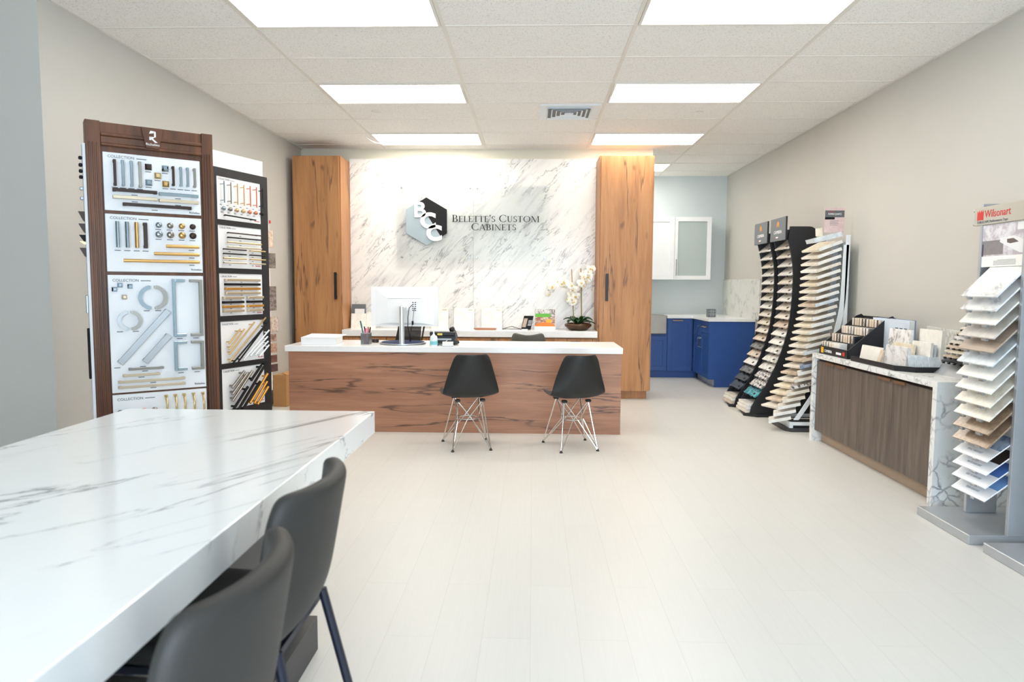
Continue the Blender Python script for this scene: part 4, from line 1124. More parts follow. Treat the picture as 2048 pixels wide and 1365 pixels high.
p = panel2(1); V = mkV(1)
header(p, U(.04), V(.075), .0178, Y0, U(.97), V(.94), RC, .0150)
for i, m in enumerate((BRONZE, INK, GOLD, TAN_METAL)):
    pull(p, U(.15), V(.17 + .11 * i), U(.93), V(.17 + .11 * i), .010, .03, m, Y0, False)
    pull(p, U(.05), V(.56 + .105 * i), U(.56), V(.56 + .105 * i), .010, .03, m, Y0, False)
    pull(p, U(.66), V(.56 + .105 * i), U(1.02), V(.56 + .105 * i), .010, .03, GOLD if m is BRONZE else m, Y0, False)
captions(p, [(U(.5), V(.225 + .11 * i)) for i in range(4)] + [(U(.25), V(.61 + .105 * i)) for i in range(4)] + [(U(.78), V(.61 + .105 * i)) for i in range(4)], Y0, .02)
p = panel2(2); V = mkV(2)
header(p, U(.04), V(.085), .0178, Y0, U(.98), V(.97), RC, .0150)
for i, m in enumerate((TAN_METAL, INK, AMBER, TAN_METAL)):
    pull(p, U(.11), V(.15 + .105 * i), U(.90), V(.15 + .105 * i), .017, .026, m, Y0)
    pull(p, U(.05), V(.575 + .105 * i), U(.50), V(.575 + .105 * i), .017, .026, m, Y0)
    pull(p, U(.60), V(.575 + .105 * i), U(.97), V(.575 + .105 * i), .017, .026, m, Y0)
captions(p, [(U(.5), V(.20 + .105 * i)) for i in range(4)] + [(U(.25), V(.625 + .105 * i)) for i in range(4)] + [(U(.78), V(.625 + .105 * i)) for i in range(4)], Y0, .02)
p = panel2(3); V = mkV(3)
header(p, U(.04), V(.085), .0178, Y0, U(.98), V(.96), RC, .0150)
for u0, v0, u1, v1, m in ((.10, .52, .36, .20, GOLD), (.10, .66, .46, .20, GOLD), (.10, .78, .70, .05, GOLD), (.10, .96, .98, -.05, GOLD), (.18, 1.0, 1.05, .05, INK), (.30, .98, 1.0, .12, INK), (.42, .96, 1.06, .28, WHITE_METAL), (.58, .88, 1.02, .44, WHITE_METAL), (.70, .88, 1.03, .56, WHITE_METAL), (.81, .92, 1.05, .66, WHITE_METAL)):
    pull(p, U(u0), V(v0), U(u1), V(v1), .012, .034, m, Y0, False)
p = panel2(4); V = mkV(4)
header(p, U(.04), V(.085), .0178, Y0, U(.98), V(.95), RC, .0150)
for u0, v0, u1, v1, m in ((.14, .46, .43, .10, NICKEL), (.14, .62, .50, .16, NICKEL), (.14, .78, .62, .12, NICKEL), (.58, .36, .84, .02, INK), (.16, .98, .50, .50, INK), (.18, 1.15, .98, -.05, INK), (.34, 1.08, .80, .42, INK), (.54, .92, .99, .26, AMBER), (.64, .96, .97, .46, AMBER), (.72, 1.0, 1.0, .60, AMBER)):
    pull(p, U(u0), V(v0), U(u1), V(v1), .020, .036, m, Y0, False)
part('rear_body', MB().box(X0 + .003, X1 - .003, .03, .06, 0, 2.12), BLACK_BOARD, B2)
part('base', MB().box(X0 - .02, X1 + .02, -.16, -.015, 0, .03).box(X0 - .02, X1 + .02, .061, .07, 0, .03), BLACK_BOARD, B2)

# ---- white board standing behind, with door colour chips along its edge
B3 = thing('swatch_board', 'tall white board standing behind the black framed display board', 'swatch board', (-2.242, 4.82, 0), R(71))
part('board', MB().box(-.02, .577, .075, .10, .0, 2.262, .001), WHITE_CARD, B3)
part('edge_strip', MB().box(.577, .645, .080, .095, .45, 1.78, .001), plain('pinkish_white_strip', srgb(228, 218, 214), .5), B3)
part('base', MB().box(0, .56, .102, .30, 0, .025), WHITE_METAL, B3)
for z0, z1, x1, a, b in ((1.60, 1.735, .575, (200, 168, 142), (222, 204, 186)), (1.435, 1.555, .60, (92, 84, 76), (140, 126, 114)), (1.095, 1.29, .60, (98, 82, 74), (150, 134, 124)), (.92, 1.045, .612, (168, 142, 126), (206, 188, 172)), (.845, .905, .59, (120, 88, 78), (178, 142, 124)), (.755, .83, .595, (150, 110, 88), (186, 150, 126)), (.675, .735, .595, (96, 60, 52), (120, 80, 66)), (.60, .66, .60, (66, 42, 44), (88, 58, 56))):
    part('colour_chip', MB().box(.60, x1 + .10, .070, .079, z0, z1, .001), speckle('chip_%d' % int(z0 * 1000), srgb(*a), srgb(*b), 30, .5), B3, label='hanging wood colour chip')
part('tag', MB().box(.64, .655, .07, .079, 1.79, 1.815, .002), RED, B3, label='small red tag')
# ------------------------------------------------------------------ kitchen alcove
CT = .897
t = thing('base_cabinet', 'royal blue base cabinets with white worktop along the alcove back wall', 'cabinet', (1.6, 10.14, 0))
part('carcass', MB().box(.34, 1.125, 9.86, ALC_Y - .002, .1, CT - .038).box(1.915, 2.29, 9.86, ALC_Y - .002, .1, CT - .038).box(1.125, 1.915, 9.86, ALC_Y - .002, .1, .630).box(1.125, 1.915, 10.305, ALC_Y - .002, .635, CT - .038), BLUE_CAB, t, True)
part('toe_kick', MB().box(.34, 2.36, 9.90, ALC_Y - .01, 0, .1), BLUE_CAB, t, True)
def shaker(root, x0, x1, z0, z1, yf, mt, fr=.06, th=.02):
    """framed door facing -y with a sunken middle panel"""
    mb = MB().box(x0, x0 + fr, yf, yf + th, z0, z1, .001).box(x1 - fr, x1, yf, yf + th, z0, z1, .001).box(x0 + fr, x1 - fr, yf, yf + th, z0, z0 + fr, .001).box(x0 + fr, x1 - fr, yf, yf + th, z1 - fr, z1, .001)
    mb.box(x0 + fr, x1 - fr, yf + .010, yf + th, z0 + fr, z1 - fr)
    return part('door', mb, mt, root, True)
d = shaker(t, 1.928, 2.272, .105, CT - .045, 9.838, BLUE_CAB)
part('tab_handle', MB().box(2.00, 2.14, 9.826, 9.842, CT - .074, CT - .064, .001), BRASS, d, True, label='brass tab handle')
shaker(t, 1.52, 1.922, .105, .60, 9.838, BLUE_CAB)
shaker(t, 1.12, 1.515, .105, .60, 9.838, BLUE_CAB)
shaker(t, .36, 1.115, .105, CT - .045, 9.838, BLUE_CAB)
t = thing('farmhouse_sink', 'stainless steel apron sink set in the blue base cabinets', 'sink', (1.52, 10.1, .64))
part('apron', MB().box(1.13, 1.908, 9.815, 9.86, .635, .888, .006), STEEL, t, True)
part('rim', MB().box(1.13, 1.908, 9.815, 10.3, .880, .899, .003), STEEL, t, True)
t = thing('base_cabinet', 'royal blue base cabinet run along the right wall of the alcove', 'cabinet', (2.49, 9.4, 0))
part('carcass', MB().box(2.311, ROOM_R - .002, 8.972, 9.857, .1, CT - .038), BLUE_CAB, t, True)
part('toe_kick', MB().box(2.375, ROOM_R - .002, 8.972, 9.857, 0, .1), GREY_METAL, t, True, label='grey toe kick')
part('end_panel', MB().prism([(2.29, .1), (2.373, .1), (2.373, 0), (ROOM_R - .002, 0), (ROOM_R - .002, CT - .038), (2.29, CT - .038)][::1], (0, 0, 0), (1, 0, 0), (0, 0, 1), (0, -1, 0), -8.972, -8.95), BLUE_CAB, t, True)
def shaker_x(root, y0, y1, z0, z1, xf, mt, name='door', fr=.055, th=.02):
    mb = MB().box(xf, xf + th, y0, y0 + fr, z0, z1, .001).box(xf, xf + th, y1 - fr, y1, z0, z1, .001).box(xf, xf + th, y0 + fr, y1 - fr, z0, z0 + fr, .001).box(xf, xf + th, y0 + fr, y1 - fr, z1 - fr, z1, .001)
    mb.box(xf + .010, xf + th, y0 + fr, y1 - fr, z0 + fr, z1 - fr)
    return part(name, mb, mt, root, True)
def loop_handle(root, y, z0, z1, xf):
    part('loop_handle', MB().tube([(xf, y, z0), (xf - .03, y, z0 + .012), (xf - .032, y, z0 + .03), (xf - .032, y, z1 - .03), (xf - .03, y, z1 - .012), (xf, y, z1)], .006, 8), CHROME, root, True, label='chrome loop handle')
dr = shaker_x(t, 8.975, 9.38, .695, CT - .045, 2.29, BLUE_CAB, 'drawer', .035)
part('cup_handle', MB().tube([(2.29, 9.11, .778), (2.262, 9.11, .778), (2.262, 9.25, .778), (2.29, 9.25, .778)], .006, 8), BRASS, dr, True, label='brass drawer handle')
dn = shaker_x(t, 8.975, 9.38, .105, .690, 2.29, BLUE_CAB)
loop_handle(dn, 9.335, .49, .62, 2.29)
du = shaker_x(t, 9.385, 9.82, .640, CT - .045, 2.29, BLUE_CAB, 'drawer', .04)
loop_handle(du, 9.45, .655, .782, 2.29)
dl = shaker_x(t, 9.385, 9.82, .105, .635, 2.29, BLUE_CAB)
loop_handle(dl, 9.43, .49, .622, 2.29)
mbw2 = MB().prism([(.34, 9.80), (1.125, 9.80), (1.125, 10.31), (1.912, 10.31), (1.912, 9.80), (2.27, 9.80), (2.27, 8.93), (ROOM_R - .001, 8.93), (ROOM_R - .001, ALC_Y - .001), (.34, ALC_Y - .001)], (0, 0, 0), (1, 0, 0), (0, 1, 0), (0, 0, 1), CT - .037, CT)
solo('worktop', mbw2, QUARTZ, 'white L shaped worktop on the royal blue alcove cabinets', 'worktop')
solo('splash_slab', MB().box(ROOM_R - .022, ROOM_R - .001, 8.76, ALC_Y - .003, CT, 1.415, .001), SPLASH, 'pale veined backsplash slab on the right wall above the blue cabinet', 'backsplash slab')
t = thing('wall_cabinet', 'white wall cabinet with a frosted glass door in the alcove', 'wall cabinet', (1.9, 10.28, 1.41))
UZ0, UZ1, UY = 1.413, 2.318, 10.10
part('carcass', MB().box(.80, .82, UY + .02, ALC_Y - .002, UZ0, UZ1).box(2.56, 2.579, UY + .02, ALC_Y - .002, UZ0, UZ1).box(.82, 2.56, UY + .02, ALC_Y - .002, UZ0, UZ0 + .018).box(.82, 2.56, UY + .02, ALC_Y - .002, UZ1 - .018, UZ1).box(.82, 2.56, ALC_Y - .02, ALC_Y - .002, UZ0 + .018, UZ1 - .018).box(2.03, 2.05, UY + .02, ALC_Y - .02, UZ0 + .018, UZ1 - .018), WHITE, t, True)
d = shaker(t, 1.50, 2.05, UZ0, UZ1, UY, WHITE, .07)
shaker(t, .82, 1.496, UZ0, UZ1, UY, WHITE, .07)
gf = MB()
a, b = 2.054, 2.579
gf.box(a, a + .045, UY, UY + .02, UZ0, UZ1, .001).box(b - .063, b, UY, UY + .02, UZ0, UZ1, .001).box(a + .045, b - .063, UY, UY + .02, UZ0, UZ0 + .057, .001).box(a + .045, b - .063, UY, UY + .02, UZ1 - .064, UZ1, .001)
d = part('door', gf, WHITE, t, True, label='white framed glass door')
part('glass_pane', MB().box(a + .045, b - .063, UY + .008, UY + .013, UZ0 + .057, UZ1 - .064), FROST, d, True, label='frosted pane')
part('bar_handle', MB().tube([(a + .022, UY, 1.475), (a + .022, UY - .03, 1.475), (a + .022, UY - .03, 1.70), (a + .022, UY, 1.70)], .006, 8), NICKEL, d, True, label='nickel bar handle')
part('shelf', MB().box(2.05, 2.56, UY + .03, ALC_Y - .02, 1.78, 1.798), WHITE, t, True)
t = thing('wine_rack_cube', 'small dark grey cube standing on the white alcove worktop', 'cube', (2.436, 9.42, CT))
part('frame', MB().box(2.383, 2.489, 9.40, 9.50, CT + .002, CT + .11, .003), SIGN_GREY, t, True)
part('stripe', MB().box(2.388, 2.484, 9.397, 9.4005, CT + .078, CT + .084).box(2.388, 2.484, 9.397, 9.4005, CT + .04, CT + .046).box(2.42, 2.426, 9.397, 9.4005, CT + .01, CT + .10).box(2.448, 2.454, 9.397, 9.4005, CT + .01, CT + .10), GREY_METAL, t, True)
part('foot', MB().box(2.39, 2.482, 9.405, 9.495, CT, CT + .0025), BLACK, t, True)

# ------------------------------------------------------------------ stone sample materials
def stone(i, a, b, sc=18): return speckle('sample_stone_%d' % i, srgb(*a), srgb(*b), sc, .22)
TILE_WARM = stone(1, (222, 214, 200), (238, 232, 220)); TILE_WHITE = stone(2, (232, 230, 224), (243, 241, 236)); TILE_CREAM = stone(3, (224, 212, 188), (236, 228, 210))
TILE_TAN = stone(4, (188, 168, 146), (212, 196, 176)); TILE_GREY = stone(5, (92, 92, 92), (128, 126, 124)); TILE_DARK = stone(6, (40, 42, 46), (56, 58, 62)); TILE_NAVY = stone(7, (34, 40, 58), (48, 54, 74))
TILE_SPECK = speckle('sample_stone_8', srgb(96, 90, 90), srgb(226, 222, 218), 46, .22, .44, .52); TILE_TEAL = speckle('sample_stone_9', srgb(18, 84, 104), srgb(80, 170, 180), 22, .2)
TILE_STRIPE = vein_quartz('sample_stone_10', (0, 0, R(40)), (1, .3, 1), 9, 2.0, (232, 230, 224), (140, 130, 118), .2, thick=3)
TILE_COOL = stone(11, (206, 214, 220), (226, 232, 236)); TILE_BROWN = stone(12, (150, 126, 104), (166, 142, 118), 40); TILE_MARB = vein_quartz('sample_stone_13', (0, 0, R(30)), (1, .5, 1), 5, 2.0, (236, 236, 236), (150, 150, 156), .2, thick=2.5)
TILE_BLUEG = stone(14, (120, 140, 170), (170, 184, 204)); TILE_BEIGE = stone(15, (204, 184, 164), (224, 208, 190))
TINT = {}
for m, nm in ((TILE_WARM, 'warm white'), (TILE_WHITE, 'white'), (TILE_CREAM, 'cream'), (TILE_TAN, 'tan'), (TILE_GREY, 'mid grey'), (TILE_DARK, 'charcoal'), (TILE_NAVY, 'navy black'), (TILE_SPECK, 'grey speckled'), (TILE_TEAL, 'teal'), (TILE_STRIPE, 'white and grey striped'), (TILE_COOL, 'cool white'), (TILE_BROWN, 'brown'), (TILE_MARB, 'white marbled'), (TILE_BLUEG, 'blue grey'), (TILE_BEIGE, 'beige')):
    TINT[m] = nm

# ------------------------------------------------------------------ two curved black sample racks
TPROF = [(0.03, 2.195), (.109, 2.213), (.17, 2.248), (.319, 2.347), (.511, 2.435), (.703, 2.502), (.859, 2.541), (1.036, 2.564), (1.2, 2.575), (1.406, 2.578), (1.499, 2.572), (1.594, 2.557), (1.686, 2.537), (1.80, 2.51)]
def tower(y0, y1, label, mats, where, sign_label):
    t = thing('sample_rack', label, 'sample rack', (2.5, (y0 + y1) / 2, 0), 0, 'curved black sample racks')
    prof = [(lerp_table(TPROF, z), z) for z in [.03 + i * .07 for i in range(26)]]
    poly = [(2.79, .03), (2.79, 1.84)] + [(2.72 + .07 * math.cos(R(a)), 1.84 + .066 * math.sin(R(a))) for a in (20, 45, 70, 90)] + [(2.53, 1.906)] + [p for p in prof[::-1]]
    for y in (y0, y1 - .018):
        part('side_panel', MB().prism(poly, (0, 0, 0), (1, 0, 0), (0, 0, 1), (0, -1, 0), -(y + .018), -y), BLACK_BOARD, t, True)
    part('back_panel', MB().box(2.77, 2.79, y0 + .018, y1 - .018, .03, 1.85), BLACK_BOARD, t, True)
    part('base', MB().prism([(2.15, y0 + .06), (2.26, y0 - .02), (2.79, y0 - .02), (2.79, y1 + .01), (2.22, y1 + .01)][::1], (0, 0, 0), (1, 0, 0), (0, 1, 0), (0, 0, 1), 0, .03), BLACK_BOARD, t, True)
    sg = part('header_sign', MB().box(2.482, 2.498, y0 - .01, y1 + .01, 1.775, 2.005, .001), BLACK_BOARD, t, True, label=sign_label)
    part('sign_face', MB().box(2.480, 2.482, y0 - .008, y1 + .008, 1.777, 2.003), SIGN_GREY, sg, True)
    ym = (y0 + y1) / 2
    em = MB()
    for k in range(4):
        em.ball((2.4795, ym + (k - 1.5) * .016, 1.935 + (.012 if k in (1, 2) else 0)), .018, 6, (.08, .55, 1.5))
    part('emblem', em, ORANGE, sg, True, label='orange flame emblem')
    writing('lettering', 'CAMBRIA', .046, (2.4794, ym, 1.848), (0, -1, 0), (0, 0, 1), WHITE_INK, sg, align='CENTER', squeeze=1.15)
    part('ribbon_mark', MB().box(2.479, 2.4801, ym - .01, ym + .05, 1.804, 1.818), WHITE_INK, sg, True)
    part('ribbon_mark', MB().box(2.479, 2.4801, ym + .052, ym + .075, 1.801, 1.814), RED, sg, True)
    n = len(mats)
    for i, m in enumerate(mats):
        z = 1.686 - i * (1.686 - .19) / (n - 1)
        x = lerp_table(TPROF, z) - .012
        c_, s_ = math.cos(R(40)) * .165, math.sin(R(40)) * .165
        nx, nz = -math.sin(R(40)) * .012, math.cos(R(40)) * .012
        ya, yb = y0 + .021, y1 - .021
        q = thing('stone_sample', '%s stone sample, %s from the top in the %s' % (TINT[m], ORD[i], where), 'stone sample', (x, ym, z), 0, 'stone samples in the ' + where)
        part('slab', MB().hexa([(x, ya, z), (x, yb, z), (x + c_, yb, z + s_), (x + c_, ya, z + s_)][::-1], [(x + nx, ya, z + nz), (x + nx, yb, z + nz), (x + nx + c_, yb, z + nz + s_), (x + nx + c_, ya, z + nz + s_)][::-1]), m, q, True)
        d0, d1 = .022, .046
        e = .0006
        part('sticker', MB().hexa([(x + nx * 1.0 + c_ * d / .165 * 1 - 0, yy, z + nz + s_ * d / .165 + e * .2) for d, yy in ((d0, ya + .06), (d0, ya + .11), (d1, ya + .11), (d1, ya + .06))][::-1],
                                  [(x + nx * 1.08 + c_ * d / .165, yy, z + nz * 1.08 + s_ * d / .165) for d, yy in ((d0, ya + .06), (d0, ya + .11), (d1, ya + .11), (d1, ya + .06))][::-1]), INK, q, True, label='small dark sticker')
        for yy in (ya + .10, yb - .10):
            part('clip', MB().box(x - .012, x + .004, yy - .008, yy + .008, z - .012, z + .002, .002), BLACK, t, True)
    for k in range(3):
        zz = .031 + k * .032
        solo('stone_block', MB().box(2.165 + k * .012, 2.36, y0 + .05, y1 - .04, zz, zz + .029, .002), (TILE_BEIGE, TILE_WHITE, TILE_WARM)[k] if y0 > 7.1 else (TILE_WARM, TILE_WHITE, TILE_WHITE)[k],
             '%s pale stone block in the pile at the foot of the %s' % (('lowest', 'middle', 'top')[k], where), 'stone block', 'stone blocks at the foot of the ' + where)
tower(7.43, 7.83, 'curved black sample rack of stone samples nearest the blue cabinets', [TILE_WHITE, TILE_WHITE, TILE_WARM, TILE_WHITE, TILE_WHITE, TILE_WARM, TILE_WARM, TILE_WHITE, TILE_WARM, TILE_CREAM, TILE_WARM, TILE_BEIGE, TILE_GREY, TILE_BEIGE, TILE_WHITE, TILE_GREY, TILE_DARK, TILE_NAVY], 'farther black rack', 'slate grey header sign of the farther rack')
tower(6.90, 7.31, 'curved black sample rack of stone samples beside the white rack', [TILE_WARM, TILE_WARM, TILE_WHITE, TILE_WHITE, TILE_WARM, TILE_WHITE, TILE_WHITE, TILE_WARM, TILE_WARM, TILE_BEIGE, TILE_WHITE, TILE_WHITE, TILE_STRIPE, TILE_STRIPE, TILE_STRIPE, TILE_SPECK, TILE_SPECK, TILE_TEAL], 'nearer black rack', 'slate grey header sign of the nearer rack')

# ------------------------------------------------------------------ white double rack
WPROF = [(.072, 2.146), (.149, 2.198), (.284, 2.282), (.403, 2.348), (.527, 2.399), (.659, 2.434), (.793, 2.461), (.908, 2.486), (1.017, 2.511), (1.137, 2.526), (1.263, 2.531), (1.383, 2.534), (1.506, 2.535), (1.626, 2.539)]
t = thing('sample_rack', 'white metal sample rack with two columns of stone samples', 'sample rack', (2.5, 6.4, 0))
part('base', MB().prism([(2.344, 6.178), (2.80, 6.178), (2.80, 6.63), (2.362, 6.63), (2.30, 6.57), (2.30, 6.24)], (0, 0, 0), (1, 0, 0), (0, 1, 0), (0, 0, 1), 0, .035), DARK_GREY, t, True, label='dark grey base')
part('base_frame', MB().box(2.33, 2.80, 6.186, 6.20, .06, .09).box(2.33, 2.80, 6.605, 6.62, .06, .09).box(2.33, 2.345, 6.20, 6.605, .06, .09).box(2.33, 2.36, 6.19, 6.62, .035, .06).box(2.70, 2.76, 6.19, 6.62, .035, .06), WHITE_METAL, t, True)
for y in (6.188, 6.402, 6.606):
    pr = MB()
    zs = [.09 + i * .0684 for i in range(24)]
    po = [(lerp_table(WPROF, z) + .205, z + .02) for z in zs]
    po2 = [(max(x + .045, 2.766) if z > 1.2 else x + .045, z) for x, z in po]
    for i in range(len(po) - 1):
        pr.prism([po[i], po2[i], po2[i + 1], po[i + 1]], (0, 0, 0), (1, 0, 0), (0, 0, 1), (0, -1, 0), -(y + .010), -y)
    part('curved_rail', pr, WHITE_METAL, t, True)
for y in (6.188, 6.594):
    part('post', MB().box(2.765, 2.80, y, y + .022, .035, 1.77, .002), WHITE_METAL, t, True)
part('back_sheet', MB().box(2.792, 2.80, 6.21, 6.594, .09, 1.72), WHITE_METAL, t, True)
def slab(root_label, grp, m, P0, P1, bx, bz, th, name='stone_sample'):
    """front edge P0 -> P1, going back by bx and up by bz"""
    P0, P1 = Vector(P0), Vector(P1)
    dv = Vector((bx, 0, bz))
    n = Vector((-bz, 0, bx)).normalized() * th
    lo = [P0, P0 + dv, P1 + dv, P1]
    return solo(name, MB().hexa(lo, [p + n for p in lo]), m, root_label, 'stone sample', grp)
near = [TILE_WHITE] * 3 + [TILE_WARM, TILE_WHITE, TILE_WARM, TILE_WHITE, TILE_WHITE, TILE_COOL, TILE_WARM, TILE_WHITE, TILE_WHITE, TILE_WHITE, TILE_WARM, TILE_WHITE, TILE_COOL, TILE_BEIGE, TILE_BLUEG, TILE_WHITE, TILE_WARM, TILE_SPECK, TILE_WARM, TILE_WARM, TILE_WHITE, TILE_WHITE, TILE_WHITE]
far = [TILE_CREAM, TILE_WARM, TILE_WARM, TILE_WHITE, TILE_WARM, TILE_CREAM, TILE_WARM, TILE_WARM, TILE_BEIGE, TILE_WARM, TILE_WARM, TILE_CREAM, TILE_WARM, TILE_CREAM, TILE_WARM, TILE_WARM, TILE_BEIGE, TILE_WARM, TILE_TAN, TILE_WARM, TILE_CREAM, TILE_CREAM, TILE_BEIGE, TILE_WARM]
for i, m in enumerate(near):
    z = 1.626 - i * (1.626 - .072) / 25
    x = lerp_table(WPROF, z)
    q = i / 25
    slab('%s stone sample, %s from the top, nearer column of white rack' % (TINT[m], ORD[i]), 'stone samples in the nearer column of the white rack', m, (x, 6.202, z), (x + .07, 6.395, z), .20, .075 - .035 * q, .028)
for i, m in enumerate(far):
    z = 1.632 - i * (1.632 - .165) / 23
    x = lerp_table(WPROF, z)
    q = i / 23
    slab('%s stone sample, %s from the top, farther column of white rack' % (TINT[m], ORD[i]), 'stone samples in the farther column of the white rack', m, (x + .085, 6.418, z), (x, 6.60, z), .165, .085 - .035 * q, .018)
solo('stone_sample', MB().hexa([(2.50, 6.21, 1.70), (2.74, 6.21, 1.76), (2.74, 6.40, 1.76), (2.50, 6.40, 1.70)], [(2.485, 6.21, 1.735), (2.725, 6.21, 1.80), (2.725, 6.40, 1.80), (2.485, 6.40, 1.735)]), TILE_COOL, 'thick white sample box lying on top of the white rack', 'stone sample', kind=None)
solo('price_card', MB().hexa([(2.60, 6.45, 1.775), (2.66, 6.44, 1.775), (2.66, 6.445, 1.775), (2.60, 6.455, 1.775)], [(2.595, 6.45, 1.845), (2.655, 6.44, 1.855), (2.655, 6.445, 1.855), (2.595, 6.455, 1.845)]), plain('cream_card', srgb(238, 230, 210), .5, var=.06, scale=60), 'small cream card standing on the white rack beside the pink poster', 'card')
t = thing('poster_sign', 'pinkish poster sign with dark band standing on the white rack', 'sign', (2.7, 6.3, 1.8))
PY = 6.3
part('sheet', MB().box(2.612, 2.787, PY, PY + .005, 1.80, 2.02), plain('pink_poster', srgb(216, 190, 188), .4, var=.08, scale=30), t, True)
part('band', MB().box(2.614, 2.785, PY - .001, PY, 1.935, 1.995), plain('slate_band', srgb(96, 98, 102), .4), t, True, label='dark grey band')
part('band', MB().box(2.614, 2.70, PY - .0012, PY, 1.915, 1.935), INK, t, True, label='black strip')
writing('lettering', 'POMPEII QUARTZ', .024, (2.700, PY - .0018, 1.955), (1, 0, 0), (0, 0, 1), WHITE_INK, t, align='CENTER', squeeze=.62)
part('swoosh', MB().tube([(2.64, PY - .001, 1.978), (2.67, PY - .001, 1.984), (2.70, PY - .001, 1.980)], .0015, 5), RED, t, True)
tl = MB()
for i in range(4): tl.box(2.66, 2.74 - .01 * (i % 2), PY - .0008, PY, 1.90 - i * .012, 1.903 - i * .012)
part('print_lines', tl, GREY_PRINT, t, True)
# ------------------------------------------------------------------ marble and wood console at the right wall
CX, CY0, CY1, CZ = 2.383, 4.074, 5.885, .752
t = thing('console_cabinet', 'low console cabinet with grey brown doors and marble waterfall ends', 'cabinet', (2.63, 4.98, 0))
part('marble_top', MB().box(CX, ROOM_R - .002, CY0, CY1, CZ - .038, CZ, .001), NET, t, True, label='marble laminate top')
part('waterfall_end', MB().box(CX, ROOM_R - .002, CY0, CY0 + .045, 0, CZ - .038, .001), NET, t, True, label='marble laminate end')
part('waterfall_end', MB().box(CX, ROOM_R - .002, CY1 - .045, CY1, 0, CZ - .038, .001), NET, t, True, label='marble laminate end')
part('carcass', MB().box(CX + .045, ROOM_R - .002, CY0 + .045, CY1 - .045, .1, CZ - .038), BRONZE, t, True)
part('toe_kick', MB().box(CX + .085, ROOM_R - .01, CY0 + .045, CY1 - .045, 0, .1), TOE_TAN, t, True, label='taupe toe kick')
ys = [CY0 + .058, 4.60, 5.008, 5.45, CY1 - .050]
ys = [CY0 + .058, 4.608, 5.035, 5.48, CY1 - .050]
tabs = [(4.45, 4.585), (4.63, 4.79), (5.30, 5.455), (5.505, 5.65)]
for i in range(4):
    d = part('door', MB().box(CX + .022, CX + .043, ys[i] + .001, ys[i + 1] - .001, .098, .690, .001), GREY_WOOD, t, True)
    part('tab_pull', MB().box(CX + .012, CX + .030, tabs[i][0], tabs[i][1], .690, .694).box(CX + .012, CX + .015, tabs[i][0], tabs[i][1], .676, .690), TAB_BROWN, d, True, label='brown tab pull')

# black chip box with four tiers
t = thing('chip_box', 'black stepped desktop box of small stone chips on the console', 'sample box', (2.6, 5.58, CZ))
BX0, BX1, BY0, BY1 = 2.43, 2.79, 5.34, 5.85
side = [(BX0, CZ), (BX1, CZ), (BX1, CZ + .31), (BX1 - .03, CZ + .335), (BX1 - .07, CZ + .32), (BX0, CZ + .065)]
for y in (BY0, BY1 - .008):
    part('side_panel', MB().prism(side, (0, 0, 0), (1, 0, 0), (0, 0, 1), (0, -1, 0), -(y + .008), -y), BLACK_BOARD, t, True)
part('floor_panel', MB().box(BX0, BX1, BY0 + .008, BY1 - .008, CZ, CZ + .006), BLACK_BOARD, t, True)
fp = part('front_panel', MB().box(BX0 - .004, BX0 + .004, BY0, BY1, CZ, CZ + .068), BLACK_BOARD, t, True)
part('back_panel', MB().box(BX1 - .008, BX1, BY0 + .008, BY1 - .008, CZ + .006, CZ + .32), BLACK_BOARD, t, True)
writing('lettering', 'CAMBRIA', .032, (BX0 - .0048, BY1 - .10, CZ + .020), (0, -1, 0), (0, 0, 1), WHITE_INK, fp, squeeze=1.05)
part('emblem', MB().box(BX0 - .006, BX0 - .004, BY1 - .085, BY1 - .035, CZ + .010, CZ + .058, .006), plain('yellow_emblem', srgb(226, 176, 48), .5), fp, True, label='yellow flame emblem')
part('print_mark', MB().box(BX0 - .0055, BX0 - .004, BY0 + .10, BY0 + .19, CZ + .02, CZ + .038), WHITE_INK, fp, True)
part('print_mark', MB().box(BX0 - .0055, BX0 - .004, BY0 + .04, BY0 + .075, CZ + .018, CZ + .048), RED, fp, True)
chipm = [TILE_WARM, TILE_GREY, TILE_WHITE, TILE_TAN, TILE_SPECK, TILE_BEIGE, TILE_WHITE, TILE_BROWN, TILE_CREAM, TILE_DARK]
proto = {}
for r in range(4):
    zb = CZ + .006 + r * .066; xb = BX0 + .012 + r * .078
    part('tier_wall', MB().box(xb + .066, xb + .070, BY0 + .008, BY1 - .008, zb, zb + .105), BLACK_BOARD, t, True)
    n = (20, 25, 29, 29)[r]
    for k in range(n):
        y = BY1 - .018 - k * .0163
        m = chipm[(k * 7 + r * 3 + (k // 3)) % 10] if not (r == 0 and k > 12) else TILE_WHITE
        if m not in proto:
            o = link_mesh('stone_chip', MB().box(-.031, .031, -.0074, .0074, 0, .098, .001).v, MB().box(-.031, .031, -.0074, .0074, 0, .098, .001).f, m)
            proto[m] = o
        else:
            o = proto[m].copy(); C.objects.link(o)
        o.location = (xb + .032, y, zb)
        o.rotation_euler = (0, 0, 0)
        tag(o, 'small upright stone chip filed in %s of the black stepped box' % ('the front tier', 'the second tier', 'the third tier', 'the back tier')[r], 'stone chip', 'stone chips in %s of the black box' % ('the front tier', 'the second tier', 'the third tier', 'the back tier')[r])

